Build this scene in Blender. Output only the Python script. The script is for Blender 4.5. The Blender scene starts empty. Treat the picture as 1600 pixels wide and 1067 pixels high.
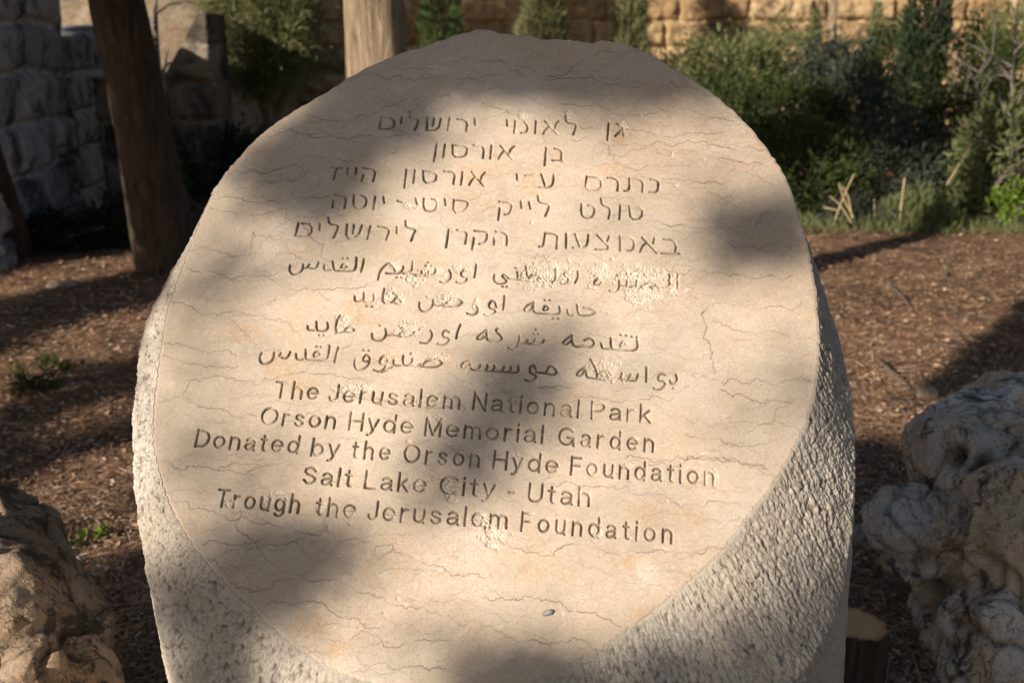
import bpy, math, random
import numpy as np
from mathutils import Vector

# ------------------------------------------------------------------ camera, world, sun, exposure
scn = bpy.context.scene
COL = scn.collection
RNG = np.random.default_rng(7)
random.seed(7)
PITCH = math.radians(16)
CAM = np.array([0.0, 0.0, 1.55])
cd = bpy.data.cameras.new("camera")
cam = bpy.data.objects.new("camera", cd)
COL.objects.link(cam)
cam.location = CAM
cam.rotation_euler = (math.radians(90) - PITCH, 0, 0)
cd.lens = 35.0
cd.sensor_width = 36.0
cd.clip_start = 0.05
cd.clip_end = 2000
cd.dof.use_dof = True
cd.dof.focus_distance = 1.48
cd.dof.aperture_fstop = 5.6
scn.camera = cam

SUN_AZ = math.radians(46)      # sun stands behind the camera, to the left
SUN_EL = math.radians(21.5)
S = np.array([-math.sin(SUN_AZ) * math.cos(SUN_EL), -math.cos(SUN_AZ) * math.cos(SUN_EL), math.sin(SUN_EL)])
sd = bpy.data.lights.new("sun", 'SUN')
sun = bpy.data.objects.new("sun", sd)
COL.objects.link(sun)
sun.rotation_euler = Vector(S).to_track_quat('Z', 'Y').to_euler()
sd.energy = 5.0
sd.angle = math.radians(0.53)
sd.color = (1.0, 0.895, 0.765)
w = bpy.data.worlds.new("World")
scn.world = w
w.use_nodes = True
wn = w.node_tree
sky = wn.nodes.new('ShaderNodeTexSky')
sky.sky_type = 'NISHITA'
sky.sun_disc = False
sky.sun_elevation = SUN_EL
sky.sun_rotation = math.atan2(S[0], S[1])
wn.links.new(sky.outputs[0], wn.nodes['Background'].inputs[0])
wn.nodes['Background'].inputs[1].default_value = 0.054
scn.view_settings.view_transform = 'Standard'
scn.view_settings.look = 'None'
scn.view_settings.exposure = 0.46
scn.view_settings.gamma = 1.0
scn.view_settings.use_curve_mapping = False
scn.cycles.max_bounces = 6

# ------------------------------------------------------------------ helpers
def ray(p):
    p = np.atleast_2d(np.asarray(p, float))
    x = p[:, 0] - 800.0
    yd = p[:, 1] - 533.5
    fw = np.array([0, math.cos(PITCH), -math.sin(PITCH)])
    dn = np.array([0, -math.sin(PITCH), -math.cos(PITCH)])
    return x[:, None] * np.array([1.0, 0, 0]) + yd[:, None] * dn + 1555.0 * fw

def at(px, py, y):
    r = ray([(px, py)])[0]
    return CAM + r * (y / r[1])

def ground_at(px, py, z=0.0):
    r = ray(np.atleast_2d(np.array([px, py]).T) if np.ndim(px) else [(px, py)])
    t = (z - CAM[2]) / r[:, 2]
    return CAM + r * t[:, None]

_perm = np.random.default_rng(3).permutation(256)
_perm = np.concatenate([_perm, _perm, _perm])
_g3 = np.random.default_rng(4).normal(size=(256, 3))
_g3 /= np.linalg.norm(_g3, axis=1)[:, None]

def perlin(P):
    P = np.asarray(P, float)
    i = np.floor(P).astype(np.int64)
    f = P - i
    i &= 255
    u = f * f * f * (f * (f * 6 - 15) + 10)
    out = 0.0
    for dx in (0, 1):
        wx = u[:, 0] if dx else 1 - u[:, 0]
        for dy in (0, 1):
            wy = u[:, 1] if dy else 1 - u[:, 1]
            for dz in (0, 1):
                wz = u[:, 2] if dz else 1 - u[:, 2]
                h = _perm[_perm[_perm[i[:, 0] + dx] + i[:, 1] + dy] + i[:, 2] + dz]
                g = _g3[h]
                out = out + wx * wy * wz * (g[:, 0] * (f[:, 0] - dx) + g[:, 1] * (f[:, 1] - dy) + g[:, 2] * (f[:, 2] - dz))
    return out * 1.6

def fbm(P, octs=4, gain=0.5, lac=2.03):
    a, s, o = 1.0, 0.0, np.asarray(P, float)
    for k in range(octs):
        s = s + a * perlin(o + 17.3 * k)
        a *= gain
        o = o * lac
    return s

def worley2(U, V):
    """distance to nearest feature point, and a random per cell (cell size 1)"""
    iu = np.floor(U).astype(np.int64); iv = np.floor(V).astype(np.int64)
    best = np.full(U.shape, 9.0); rnd = np.zeros(U.shape)
    for a in (-1, 0, 1):
        for b in (-1, 0, 1):
            ca = iu + a; cb = iv + b
            h = _perm[_perm[ca & 255] + (cb & 255)]
            h2 = _perm[h + 57]
            d = np.hypot(ca + 0.1 + 0.8 * h / 255.0 - U, cb + 0.1 + 0.8 * h2 / 255.0 - V)
            m = d < best
            best = np.where(m, d, best); rnd = np.where(m, _perm[h2 + 91] / 255.0, rnd)
    return best, rnd

def worley3(P):
    """distance to the nearest of one random point per unit cell, with a random per cell"""
    P = np.asarray(P, np.float32); i = np.floor(P).astype(np.int32); f = P - i
    best = np.full(len(P), 9.0, np.float32); rnd = np.zeros(len(P), np.float32)
    for a in (-1, 0, 1):
        for b in (-1, 0, 1):
            for c in (-1, 0, 1):
                h = _perm[_perm[_perm[(i[:, 0] + a) & 255] + ((i[:, 1] + b) & 255)] + ((i[:, 2] + c) & 255)]
                dx = a + _perm[h + 11] / 255.0 - f[:, 0]; dy = b + _perm[h + 83] / 255.0 - f[:, 1]; dz = c + _perm[h + 157] / 255.0 - f[:, 2]
                d = dx * dx + dy * dy + dz * dz; m = d < best
                best[m] = d[m]; rnd[m] = h[m] / 255.0
    return np.sqrt(best), rnd

def sstep(a, b, x):
    t = np.clip((x - a) / (b - a), 0, 1)
    return t * t * (3 - 2 * t)

def mesh_obj(name, V, F, mat, parent=None, attrs=None, smooth=True):
    """F: (n,3) or (n,4) int array -> one linked mesh object"""
    V = np.asarray(V, np.float32); F = np.asarray(F, np.int32)
    me = bpy.data.meshes.new(name)
    k = F.shape[1]
    me.vertices.add(len(V)); me.vertices.foreach_set('co', V.ravel())
    me.loops.add(F.size); me.loops.foreach_set('vertex_index', F.ravel())
    me.polygons.add(len(F))
    me.polygons.foreach_set('loop_start', np.arange(0, F.size, k, dtype=np.int32))
    me.polygons.foreach_set('loop_total', np.full(len(F), k, np.int32))
    me.polygons.foreach_set('use_smooth', np.full(len(F), smooth))
    for an, av in (attrs or {}).items():
        a = me.attributes.new(an, 'FLOAT', 'POINT')
        a.data.foreach_set('value', np.asarray(av, np.float32))
    me.update(calc_edges=True)
    me.materials.append(mat)
    o = bpy.data.objects.new(name, me)
    COL.objects.link(o)
    if parent is not None:
        o.parent = parent
        o.matrix_parent_inverse = parent.matrix_basis.inverted()
    return o

def tag(o, label, cat, group=None, kind=None):
    o['label'] = label; o['category'] = cat
    if group: o['group'] = group
    if kind: o['kind'] = kind
    return o

def thing(name, label, cat, loc, group=None):
    o = bpy.data.objects.new(name, None)
    COL.objects.link(o)
    o.location = Vector(loc)
    o.empty_display_size = 0.1
    return tag(o, label, cat, group)

# ------------------------------------------------------------------ node material helper
class NT:
    def __init__(s, name):
        s.m = bpy.data.materials.new(name); s.m.use_nodes = True
        s.t = s.m.node_tree; s.n = s.t.nodes; s.b = s.n['Principled BSDF']; s.out = s.n['Material Output']
        s.b.inputs['Specular IOR Level'].default_value = 0.25
    def new(s, ty, **kw):
        n = s.n.new(ty)
        for k, v in kw.items(): setattr(n, k, v)
        return n
    def link(s, a, b): s.t.links.new(a, b)
    def put(s, sock, v):
        if isinstance(v, bpy.types.NodeSocket): s.link(v, sock)
        elif isinstance(v, tuple) and len(v) == 3 and sock.type == 'RGBA': sock.default_value = (*v, 1)
        else: sock.default_value = v
    def coord(s, scale=(1, 1, 1)):
        tc = s.new('ShaderNodeTexCoord'); mp = s.new('ShaderNodeMapping')
        mp.inputs['Scale'].default_value = scale
        s.link(tc.outputs['Object'], mp.inputs[0]); return mp.outputs[0]
    def noise(s, co, scale, detail=4, rough=0.55, dist=0.0):
        n = s.new('ShaderNodeTexNoise'); s.link(co, n.inputs['Vector'])
        n.inputs['Scale'].default_value = scale; n.inputs['Detail'].default_value = detail
        n.inputs['Roughness'].default_value = rough; n.inputs['Distortion'].default_value = dist
        return n.outputs[0]
    def voro(s, co, scale, feat='F1'):
        n = s.new('ShaderNodeTexVoronoi', feature=feat); s.link(co, n.inputs['Vector']); n.inputs['Scale'].default_value = scale
        return n
    def ramp(s, f, stops):
        r = s.new('ShaderNodeValToRGB'); e = r.color_ramp.elements
        while len(e) < len(stops): e.new(0.5)
        for el, (p, c) in zip(e, stops):
            el.position = p; el.color = (*c, 1) if isinstance(c, tuple) else (c, c, c, 1)
        s.link(f, r.inputs[0]); return r.outputs[0]
    def mix(s, f, a, b, mode='MIX'):
        n = s.new('ShaderNodeMix', data_type='RGBA', blend_type=mode)
        s.put(n.inputs[0], f); s.put(n.inputs[6], a); s.put(n.inputs[7], b); return n.outputs[2]
    def math(s, op, a, b=0.0, clamp=False):
        n = s.new('ShaderNodeMath', operation=op, use_clamp=clamp); s.put(n.inputs[0], a); s.put(n.inputs[1], b); return n.outputs[0]
    def attr(s, name):
        return s.new('ShaderNodeAttribute', attribute_name=name).outputs['Fac']
    def bump(s, h, strength=0.5, dist=0.01, prev=None):
        n = s.new('ShaderNodeBump'); s.link(h, n.inputs['Height'])
        n.inputs['Strength'].default_value = strength; n.inputs['Distance'].default_value = dist
        if prev is not None: s.link(prev, n.inputs['Normal'])
        return n.outputs[0]
    def fin(s, col, rough=0.8, normal=None):
        s.put(s.b.inputs['Base Color'], col); s.put(s.b.inputs['Roughness'], rough)
        if normal is not None: s.link(normal, s.b.inputs['Normal'])
        return s.m

def leaf_mat(name, dark, light, transl=0.3, rough=0.6, extra=None):
    t = NT(name)
    c = t.ramp(t.attr('rnd'), [(0.0, dark), (0.75, light), (1.0, extra or light)])
    n = t.noise(t.coord(), 3.0, 2)
    c = t.mix(0.35, c, t.mix(n, dark, light))
    t.put(t.b.inputs['Base Color'], c); t.b.inputs['Roughness'].default_value = rough
    tr = t.new('ShaderNodeBsdfTranslucent'); t.put(tr.inputs[0], c)
    mx = t.new('ShaderNodeMixShader'); mx.inputs[0].default_value = transl
    t.link(t.b.outputs[0], mx.inputs[1]); t.link(tr.outputs[0], mx.inputs[2]); t.link(mx.outputs[0], t.out.inputs[0])
    return t.m

# ------------------------------------------------------------------ materials
def m_face():
    t = NT("polished_limestone")
    co = t.coord()
    big = t.noise(co, 3.2, 4, 0.6, 0.6)
    col = t.ramp(big, [(0.32, (0.44, 0.355, 0.27)), (0.50, (0.515, 0.42, 0.325)), (0.68, (0.57, 0.485, 0.395))])
    warm = t.ramp(t.noise(co, 11, 5, 0.65, 1.2), [(0.50, 0.0), (0.75, 0.5)])
    col = t.mix(warm, col, (0.50, 0.36, 0.22))
    grey = t.ramp(t.noise(co, 15, 6, 0.72, 0.9), [(0.52, 0.0), (0.70, 0.45)])
    col = t.mix(grey, col, (0.36, 0.30, 0.245))
    pale = t.ramp(t.noise(co, 7, 6, 0.7, 0.4), [(0.56, 0.0), (0.78, 0.4)])
    col = t.mix(pale, col, (0.64, 0.56, 0.47))
    fil = t.ramp(t.noise(co, 26, 5, 0.7, 2.2), [(0.485, 0.0), (0.50, 0.9), (0.515, 0.0)])
    zone = t.ramp(t.noise(co, 5.2, 2, 0.5), [(0.54, 0.0), (0.66, 0.8)])
    col = t.mix(t.math('MULTIPLY', fil, zone), col, (0.46, 0.20, 0.07))
    fine = t.noise(co, 320, 3, 0.7)
    col = t.mix(t.ramp(fine, [(0.35, 0.50), (0.49, 0.0)]), col, (0.33, 0.245, 0.17))
    col = t.mix(t.ramp(t.noise(co, 110, 5, 0.75, 0.6), [(0.53, 0.0), (0.68, 0.40)]), col, (0.66, 0.58, 0.49))
    col = t.mix(t.ramp(t.noise(co, 70, 5, 0.75, 0.8), [(0.56, 0.0), (0.72, 0.42)]), col, (0.37, 0.265, 0.175))
    sp = t.ramp(t.voro(co, 120).outputs[0], [(0.05, 0.65), (0.11, 0.0)])
    spz = t.ramp(t.noise(co, 40, 2), [(0.56, 0.0), (0.62, 1.0)])
    col = t.mix(t.math('MULTIPLY', sp, spz), col, (0.17, 0.11, 0.075))
    fl = t.ramp(t.noise(t.coord((1, 1, 1)), 130, 2, 0.5, 1.0), [(0.70, 0.0), (0.76, 0.6)])
    col = t.mix(fl, col, (0.75, 0.70, 0.62))
    col = t.mix(t.math('MULTIPLY', t.attr('stain'), t.ramp(t.noise(co, 120, 4, 0.75, 2.0), [(0.44, 0.0), (0.60, 1.0)])), col, (0.47, 0.255, 0.10))
    col = t.mix(t.attr('pale'), col, (0.62, 0.56, 0.50))
    vb = t.ramp(t.noise(co, 14, 3), [(0.38, (0.185, 0.10, 0.072)), (0.62, (0.12, 0.085, 0.075))])
    col = t.mix(t.attr('vein'), col, vb)
    col = t.mix(t.attr('chip'), col, t.ramp(t.noise(co, 90, 4, 0.7), [(0.35, (0.43, 0.33, 0.24)), (0.62, (0.68, 0.61, 0.52))]))
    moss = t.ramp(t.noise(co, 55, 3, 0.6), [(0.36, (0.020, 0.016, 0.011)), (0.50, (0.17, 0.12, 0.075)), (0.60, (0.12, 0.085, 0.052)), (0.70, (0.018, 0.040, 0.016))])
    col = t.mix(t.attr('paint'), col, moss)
    b1 = t.bump(t.noise(co, 260, 4, 0.7), 0.16, 0.002)
    b2 = t.bump(t.noise(co, 28, 4, 0.6), 0.12, 0.004, b1)
    rg = t.ramp(t.noise(co, 9, 4), [(0.35, 0.50), (0.65, 0.66)])
    t.b.inputs['Specular IOR Level'].default_value = 0.3
    return t.fin(col, rg, b2)

def m_body():
    t = NT("pecked_limestone")
    co = t.coord()
    big = t.noise(co, 4.5, 5, 0.6, 0.4)
    col = t.ramp(big, [(0.30, (0.39, 0.335, 0.27)), (0.55, (0.49, 0.435, 0.365)), (0.74, (0.56, 0.51, 0.45))])
    gr = t.ramp(t.noise(co, 180, 3, 0.7), [(0.34, 0.55), (0.52, 0.0)])
    col = t.mix(gr, col, (0.24, 0.19, 0.14))
    col = t.mix(t.attr('pit'), col, (0.17, 0.14, 0.11))
    lich = t.ramp(t.noise(co, 13, 6, 0.72, 0.8), [(0.60, 0.0), (0.70, 0.5)])
    col = t.mix(lich, col, (0.13, 0.115, 0.095))
    org = t.ramp(t.noise(co, 21, 4, 0.7, 0.5), [(0.64, 0.0), (0.74, 0.6)])
    col = t.mix(org, col, (0.36, 0.22, 0.11))
    ck = t.ramp(t.noise(co, 9, 5, 0.75, 1.4), [(0.491, 0.0), (0.5, 0.7), (0.509, 0.0)])
    col = t.mix(ck, col, (0.16, 0.12, 0.095))
    b = t.bump(t.noise(co, 330, 4, 0.75), 0.5, 0.002)
    return t.fin(col, 0.88, b)

def m_rock(name, base, mid, lightc, dark, darkamt=0.55):
    t = NT(name)
    co = t.coord()
    col = t.ramp(t.noise(co, 3.0, 6, 0.62, 0.6), [(0.30, base), (0.50, mid), (0.68, lightc)])
    st = t.ramp(t.noise(co, 5.5, 5, 0.65, 0.8), [(0.47, 0.0), (0.60, 0.75)])
    col = t.mix(st, col, tuple(q * k for q, k in zip(mid, (0.92, 0.74, 0.55))))
    lc = t.ramp(t.noise(co, 9, 7, 0.74, 0.5), [(darkamt - 0.03, 0.0), (darkamt + 0.04, 0.9)])
    col = t.mix(lc, col, dark)
    ck = t.ramp(t.noise(co, 4.0, 6, 0.72, 1.2), [(0.490, 0.0), (0.5, 0.85), (0.510, 0.0)])
    col = t.mix(ck, col, (0.045, 0.036, 0.030))
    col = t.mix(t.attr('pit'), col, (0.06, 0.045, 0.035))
    gr = t.ramp(t.noise(co, 120, 3, 0.7), [(0.33, 0.5), (0.5, 0.0)])
    col = t.mix(gr, col, (0.16, 0.13, 0.10))
    b = t.bump(t.noise(co, 60, 6, 0.7), 0.6, 0.012)
    b = t.bump(t.math('MULTIPLY', ck, -1.0), 0.6, 0.008, b)
    return t.fin(col, 0.9, b)

def m_bark(name, d, m_, l):
    t = NT(name)
    co = t.coord((1, 1, 0.14))
    n = t.noise(co, 20, 6, 0.72, 1.1)
    col = t.ramp(n, [(0.30, d), (0.52, m_), (0.72, l)])
    col = t.mix(t.ramp(t.noise(t.coord(), 5, 4), [(0.5, 0.0), (0.7, 0.5)]), col, m_)
    return t.fin(col, 0.9, t.bump(n, 1.0, 0.045))

def m_wall(name, a, b_, c, lich, lamt=0.6):
    t = NT(name)
    co = t.coord()
    rnd = t.attr('rnd')
    col = t.ramp(rnd, [(0.0, a), (0.5, b_), (1.0, c)])
    col = t.mix(t.ramp(t.noise(co, 2.2, 6, 0.7), [(0.40, 0.0), (0.62, 0.7)]), col, a)
    col = t.mix(t.ramp(t.noise(co, 1.7, 7, 0.72, 0.5), [(lamt - 0.05, 0.0), (lamt + 0.06, 0.92)]), col, lich)
    col = t.mix(t.attr('joint'), col, t.ramp(t.noise(co, 6, 3), [(0.4, tuple(x * 0.75 for x in b_)), (0.6, tuple(min(1, x * 1.15) for x in c))]))
    return t.fin(col, 0.92, t.bump(t.noise(co, 22, 6, 0.7), 0.7, 0.03))

def m_ground():
    t = NT("soil_with_needles")
    co = t.coord()
    col = t.ramp(t.noise(co, 1.3, 6, 0.68), [(0.30, (0.10, 0.052, 0.028)), (0.5, (0.25, 0.132, 0.070)), (0.70, (0.44, 0.26, 0.145))])
    n2 = t.noise(co, 42, 5, 0.75, 0.8)
    col = t.mix(t.ramp(n2, [(0.36, 0.85), (0.52, 0.0)]), col, (0.05, 0.030, 0.020))
    col = t.mix(t.ramp(t.noise(co, 3.4, 5, 0.7, 0.8), [(0.47, 0.0), (0.62, 0.75)]), col, (0.075, 0.042, 0.025))
    n3 = t.noise(co, 24, 4, 0.7, 0.5)
    col = t.mix(t.ramp(n3, [(0.58, 0.0), (0.68, 0.7)]), col, (0.40, 0.27, 0.175))
    v = t.voro(co, 45)
    col = t.mix(t.ramp(v.outputs[0], [(0.10, 0.5), (0.25, 0.0)]), col, (0.42, 0.33, 0.25))
    b = t.bump(n2, 0.9, 0.02)
    b = t.bump(t.noise(co, 130, 4, 0.7), 0.6, 0.006, b)
    return t.fin(col, 0.95, b)

def m_ramp(name, stops, rough=0.85, sc=12):
    t = NT(name)
    c = t.ramp(t.attr('rnd'), stops)
    n = t.noise(t.coord(), sc, 4)
    c = t.mix(0.3, c, t.ramp(n, [(0.3, stops[0][1]), (0.7, stops[-1][1])]))
    return t.fin(c, rough, t.bump(n, 0.4, 0.004))

M_FACE, M_BODY = m_face(), m_body()
M_ROCK_R = m_rock("karst_limestone", (0.38, 0.33, 0.28), (0.62, 0.545, 0.465), (0.76, 0.69, 0.61), (0.035, 0.033, 0.032), 0.575)
M_ROCK_L = m_rock("weathered_limestone", (0.27, 0.19, 0.13), (0.40, 0.30, 0.21), (0.50, 0.395, 0.29), (0.055, 0.042, 0.032), 0.55)
M_STONE = m_rock("field_stone", (0.30, 0.24, 0.19), (0.42, 0.35, 0.28), (0.52, 0.45, 0.38), (0.10, 0.08, 0.06), 0.68)
M_BARK = m_bark("pine_bark", (0.030, 0.020, 0.014), (0.082, 0.055, 0.037), (0.15, 0.10, 0.07))
M_BARK_PALE = m_bark("cypress_bark", (0.10, 0.066, 0.04), (0.33, 0.245, 0.16), (0.43, 0.335, 0.23))
M_TWIG = m_bark("grey_twig_bark", (0.16, 0.13, 0.11), (0.26, 0.22, 0.19), (0.36, 0.31, 0.27))
M_WALL_NEAR = m_wall("grey_ashlar", (0.29, 0.265, 0.25), (0.45, 0.42, 0.40), (0.58, 0.55, 0.53), (0.045, 0.046, 0.052), 0.55)
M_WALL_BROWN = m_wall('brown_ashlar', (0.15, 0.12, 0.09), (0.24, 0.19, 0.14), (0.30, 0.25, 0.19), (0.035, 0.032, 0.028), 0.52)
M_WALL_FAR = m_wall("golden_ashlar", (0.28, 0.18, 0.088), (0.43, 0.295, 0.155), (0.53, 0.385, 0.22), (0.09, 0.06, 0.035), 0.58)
M_GROUND = m_ground()
M_LITTER = m_ramp("dry_litter", [(0.0, (0.10, 0.055, 0.033)), (0.40, (0.32, 0.168, 0.084)), (0.85, (0.64, 0.39, 0.22)), (1.0, (0.58, 0.48, 0.38))])
M_STRAW = m_ramp("dry_straw", [(0.0, (0.34, 0.24, 0.12)), (1.0, (0.52, 0.40, 0.23))])
L_PINE = leaf_mat("pine_needles", (0.03, 0.055, 0.018), (0.07, 0.11, 0.03), 0.2)
L_JUNIPER = leaf_mat("juniper_leaves", (0.085, 0.098, 0.038), (0.26, 0.265, 0.115), 0.3, extra=(0.38, 0.36, 0.20))
L_CYPRESS = leaf_mat("cypress_leaves", (0.032, 0.055, 0.018), (0.10, 0.145, 0.042), 0.25)
L_DARK = leaf_mat("dark_cypress_leaves", (0.014, 0.024, 0.012), (0.032, 0.05, 0.02), 0.15)
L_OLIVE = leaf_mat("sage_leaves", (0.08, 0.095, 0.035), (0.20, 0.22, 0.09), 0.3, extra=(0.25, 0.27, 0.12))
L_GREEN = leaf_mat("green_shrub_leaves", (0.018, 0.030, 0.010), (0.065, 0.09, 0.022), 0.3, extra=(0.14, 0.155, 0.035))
L_GREY = leaf_mat("rosemary_leaves", (0.020, 0.028, 0.020), (0.06, 0.075, 0.05), 0.2, extra=(0.12, 0.135, 0.085))
L_BRIGHT = leaf_mat("fresh_green_leaves", (0.10, 0.17, 0.02), (0.22, 0.33, 0.05), 0.4)

# ------------------------------------------------------------------ the stone's face plane
def unit(v): return v / np.linalg.norm(v)
FB = unit(-ray([(-13320, -328)])[0])          # along the lines of writing
FS = ray([(1290, -3300)])[0]
FS = unit(FS - FB * (FS @ FB) / (FB @ FB)); FS = unit(FS - FB * (FS @ FB))   # up the slope
FN = np.cross(FB, FS)                          # out of the face
FO = CAM + ray([(762, 560)])[0] / 1555.0 * 1.5
AXIS = unit(np.array([-0.055, 0.0, 1.0]))

def face_uv(p):
    r = ray(p)
    t = ((FO - CAM) @ FN) / (r @ FN)
    X = CAM + r * t[:, None] - FO
    return np.stack([X @ FB, X @ FS], 1)

def face_xyz(u, v, h=0.0):
    return FO + np.multiply.outer(u, FB) + np.multiply.outer(v, FS) + np.multiply.outer(h + np.zeros_like(u), FN)

RIM = [(560,113),(604,92),(644,79),(690,64),(697,60),(722,52),(749,47),(768,47),(779,52),(817,56),(857,63),(873,62),(897,64),(928,67),(935,63),(970,66),(1009,82),(1049,105),(1100,136),(1130,160),(1170,198),(1201,237),(1228,277),(1246,331),(1262,385),(1273,448),(1278,497),(1280,542),(1276,592),(1269,637),(1252,680),(1234,713),(1209,756),(1172,803),(1140,847),(1114,876),(1052,928),(992,976),(936,1014),(892,1040),(856,1056),(555,1059),(525,1047),(457,1006),(412,965),(375,931),(337,894),(311,864),(285,826),(266,792),(255,755),(244,717),(238,680),(239,664),(243,613),(250,562),(256,512),(270,458),(287,417),(305,367),(337,292),(352,270),(375,244),(412,206),(450,180),(487,157),(525,135)]
_q = face_uv(RIM)
_ra = np.arctan2(_q[:, 1], _q[:, 0]); _rr = np.hypot(_q[:, 0], _q[:, 1])
_o = np.argsort(_ra); _ra, _rr = _ra[_o], _rr[_o]
_ra = np.concatenate([_ra - 2 * math.pi, _ra, _ra + 2 * math.pi]); _rr = np.tile(_rr, 3)
def rim_r(a):
    a = np.asarray(a, float)
    r = np.interp(a, _ra, _rr)
    soft = np.mean([np.interp(a + d, _ra, _rr) for d in np.linspace(-0.05, 0.05, 7)], axis=0)
    k = sstep(0.55, 0.9, np.sin(a))               # keep the chipped top crisp
    r = soft + (r - soft) * k
    P = np.stack([np.cos(a) * 60, np.sin(a) * 60, 0 * a], 1)
    return r + 0.0022 * fbm(P, 4) * (1 - k) + 0.0030 * k * fbm(P * 0.5 + 9, 3)

# ------------------------------------------------------------------ the writing, as carved strokes
def arc(cx, cy, rx, ry, a0, a1, n=14):
    a = np.radians(np.linspace(a0, a1, n)); return [(cx + rx * math.cos(q), cy + ry * math.sin(q)) for q in a]
_s = [(.42,.54),(.34,.65),(.21,.67),(.08,.61),(.06,.50),(.15,.41),(.3,.36),(.43,.27),(.43,.14),(.32,.05),(.17,.05),(.05,.17)]
_arch = arc(.24,.42,.22,.25,180,0) + [(.46,0)]
GL = {
 'o': ([arc(.27,.36,.25,.31,0,360,24)], .54), 'n': ([[(.02,0),(.02,.69)], _arch], .48), 'h': ([[(.02,0),(.02,1)], _arch], .48),
 'm': ([[(.02,0),(.02,.69)], arc(.2,.44,.18,.23,180,0)+[(.38,0)], arc(.56,.44,.18,.23,180,0)+[(.74,0)]], .76),
 'r': ([[(.02,0),(.02,.69)], arc(.24,.41,.22,.26,180,75)], .31),
 'u': ([[(.02,.70),(.02,.27)]+arc(.24,.27,.22,.22,180,360)+[(.46,.3)], [(.46,0),(.46,.70)]], .48),
 'e': ([[(.03,.37),(.51,.37)]+arc(.27,.36,.25,.31,2,318,22)], .53),
 'a': ([arc(.25,.49,.20,.18,160,0)+[(.45,.48),(.45,.12),(.50,.03)], [(.45,.40),(.25,.37)]+arc(.2,.2,.17,.15,100,270)+[(.34,.09),(.45,.22)]], .5),
 's': ([_s], .47), 'd': ([arc(.26,.36,.24,.31,0,360,24), [(.50,0),(.50,1)]], .52), 'b': ([[(.02,0),(.02,1)], arc(.27,.36,.24,.31,0,360,24)], .52),
 'g': ([arc(.26,.37,.24,.30,0,360,24), [(.50,.69),(.50,-.02)]+arc(.27,-.04,.23,.20,0,-150)], .52),
 't': ([[(.13,.90),(.13,.16),(.18,.06),(.28,.05)], [(0,.67),(.28,.67)]], .28), 'i': ([[(.02,0),(.02,.69)], [(.02,.92),(.02,.97)]], .05),
 'l': ([[(.02,0),(.02,1)]], .05), 'k': ([[(.02,0),(.02,1)], [(.42,.69),(.04,.29)], [(.16,.42),(.45,0)]], .45),
 'y': ([[(0,.70),(.22,.06)], [(.44,.70),(.2,-.02),(.12,-.2),(0,-.22)]], .44), 'T': ([[(0,.95),(.6,.95)], [(.3,.95),(.3,0)]], .6),
 'J': ([[(.38,1),(.38,.28)]+arc(.2,.26,.18,.22,0,-180)], .4), 'N': ([[(.02,0),(.02,1),(.58,0),(.58,1)]], .6),
 'P': ([[(.02,0),(.02,1)], [(.02,.95),(.35,.95)]+arc(.35,.71,.22,.24,90,-90)+[(.02,.47)]], .57), 'O': ([arc(.42,.5,.40,.46,0,360,30)], .84),
 'H': ([[(.02,0),(.02,1)], [(.6,0),(.6,1)], [(.02,.53),(.6,.53)]], .62), 'M': ([[(.02,0),(.02,1),(.36,.05),(.7,1),(.7,0)]], .72),
 'G': ([arc(.42,.5,.40,.46,40,345,26), [(.48,.44),(.82,.44),(.82,.0)]], .84), 'D': ([[(.02,0),(.02,1)], [(.02,.95),(.3,.95)]+arc(.3,.5,.34,.45,90,-90)+[(.02,.05)]], .64),
 'F': ([[(.02,0),(.02,1)], [(.02,.95),(.52,.95)], [(.02,.52),(.46,.52)]], .52), 'S': ([[(x*1.35, y*1.40) for x, y in _s]], .62),
 'L': ([[(.02,1),(.02,.05),(.48,.05)]], .48), 'C': ([arc(.4,.5,.38,.46,45,315,24)], .7), 'U': ([[(.02,1),(.02,.3)]+arc(.3,.3,.28,.26,180,360)+[(.58,1)]], .6),
 '-': ([[(0,.36),(.26,.36)]], .26)}
WORDS = [("The",429,620.5,496,623.5),("Jerusalem",514,626,718,638),("National",739,639,904,651.5),("Park",924,653.5,1016,659.5),
 ("Orson",407,661.5,522.5,669),("Hyde",545,670.6,644,677),("Memorial",664,679,848,691.6),("Garden",873,694,1021,705),
 ("Donated",305,697,465,707.4),("by",486,711,528,713.5),("the",550,715,608,718),("Orson",631,721,748,729),("Hyde",770.6,731,871,739),("Foundation",892,740.7,1116,757.4),
 ("Salt",472,755,548,760),("Lake",569.6,763,664.5,768.5),("City",687,770,772,776.5),("-",795,778.5,804,779),("Utah",826,783,921,790),
 ("Trough",338,790.5,466,800.6),("the",493,804,554,808),("Jerusalem",575,810.5,792,824.5),("Foundation",814.5,828.4,1050,847.6)]
STROKES = []     # (points in face u,v ; half width ; depth)
CAP = 0.0265
for wd, x0, y0, x1, y1 in WORDS:
    (a, b) = face_uv([(x0, y0), (x1, y1)])
    d = b - a; L = np.hypot(*d); ex = d / L; ey = np.array([-ex[1], ex[0]])
    ink = sum(GL[c][1] for c in wd) * CAP
    gap = (L - ink) / max(1, len(wd) - 1)
    wsc = 1.0
    if gap < 0.10 * CAP:
        wsc = (L - 0.10 * CAP * (len(wd) - 1)) / ink; gap = 0.10 * CAP
    if gap > 0.40 * CAP:
        wsc = (L - 0.34 * CAP * (len(wd) - 1)) / ink; gap = 0.34 * CAP
    if len(wd) == 1: wsc = L / ink
    x = 0.0
    for c in wd:
        for st in GL[c][0]:
            STROKES.append((np.array([a + ex * (x + px * CAP * wsc) + ey * (py * CAP) for px, py in st]), 0.00205, 0.0038))
        x += GL[c][1] * CAP * wsc + gap
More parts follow.
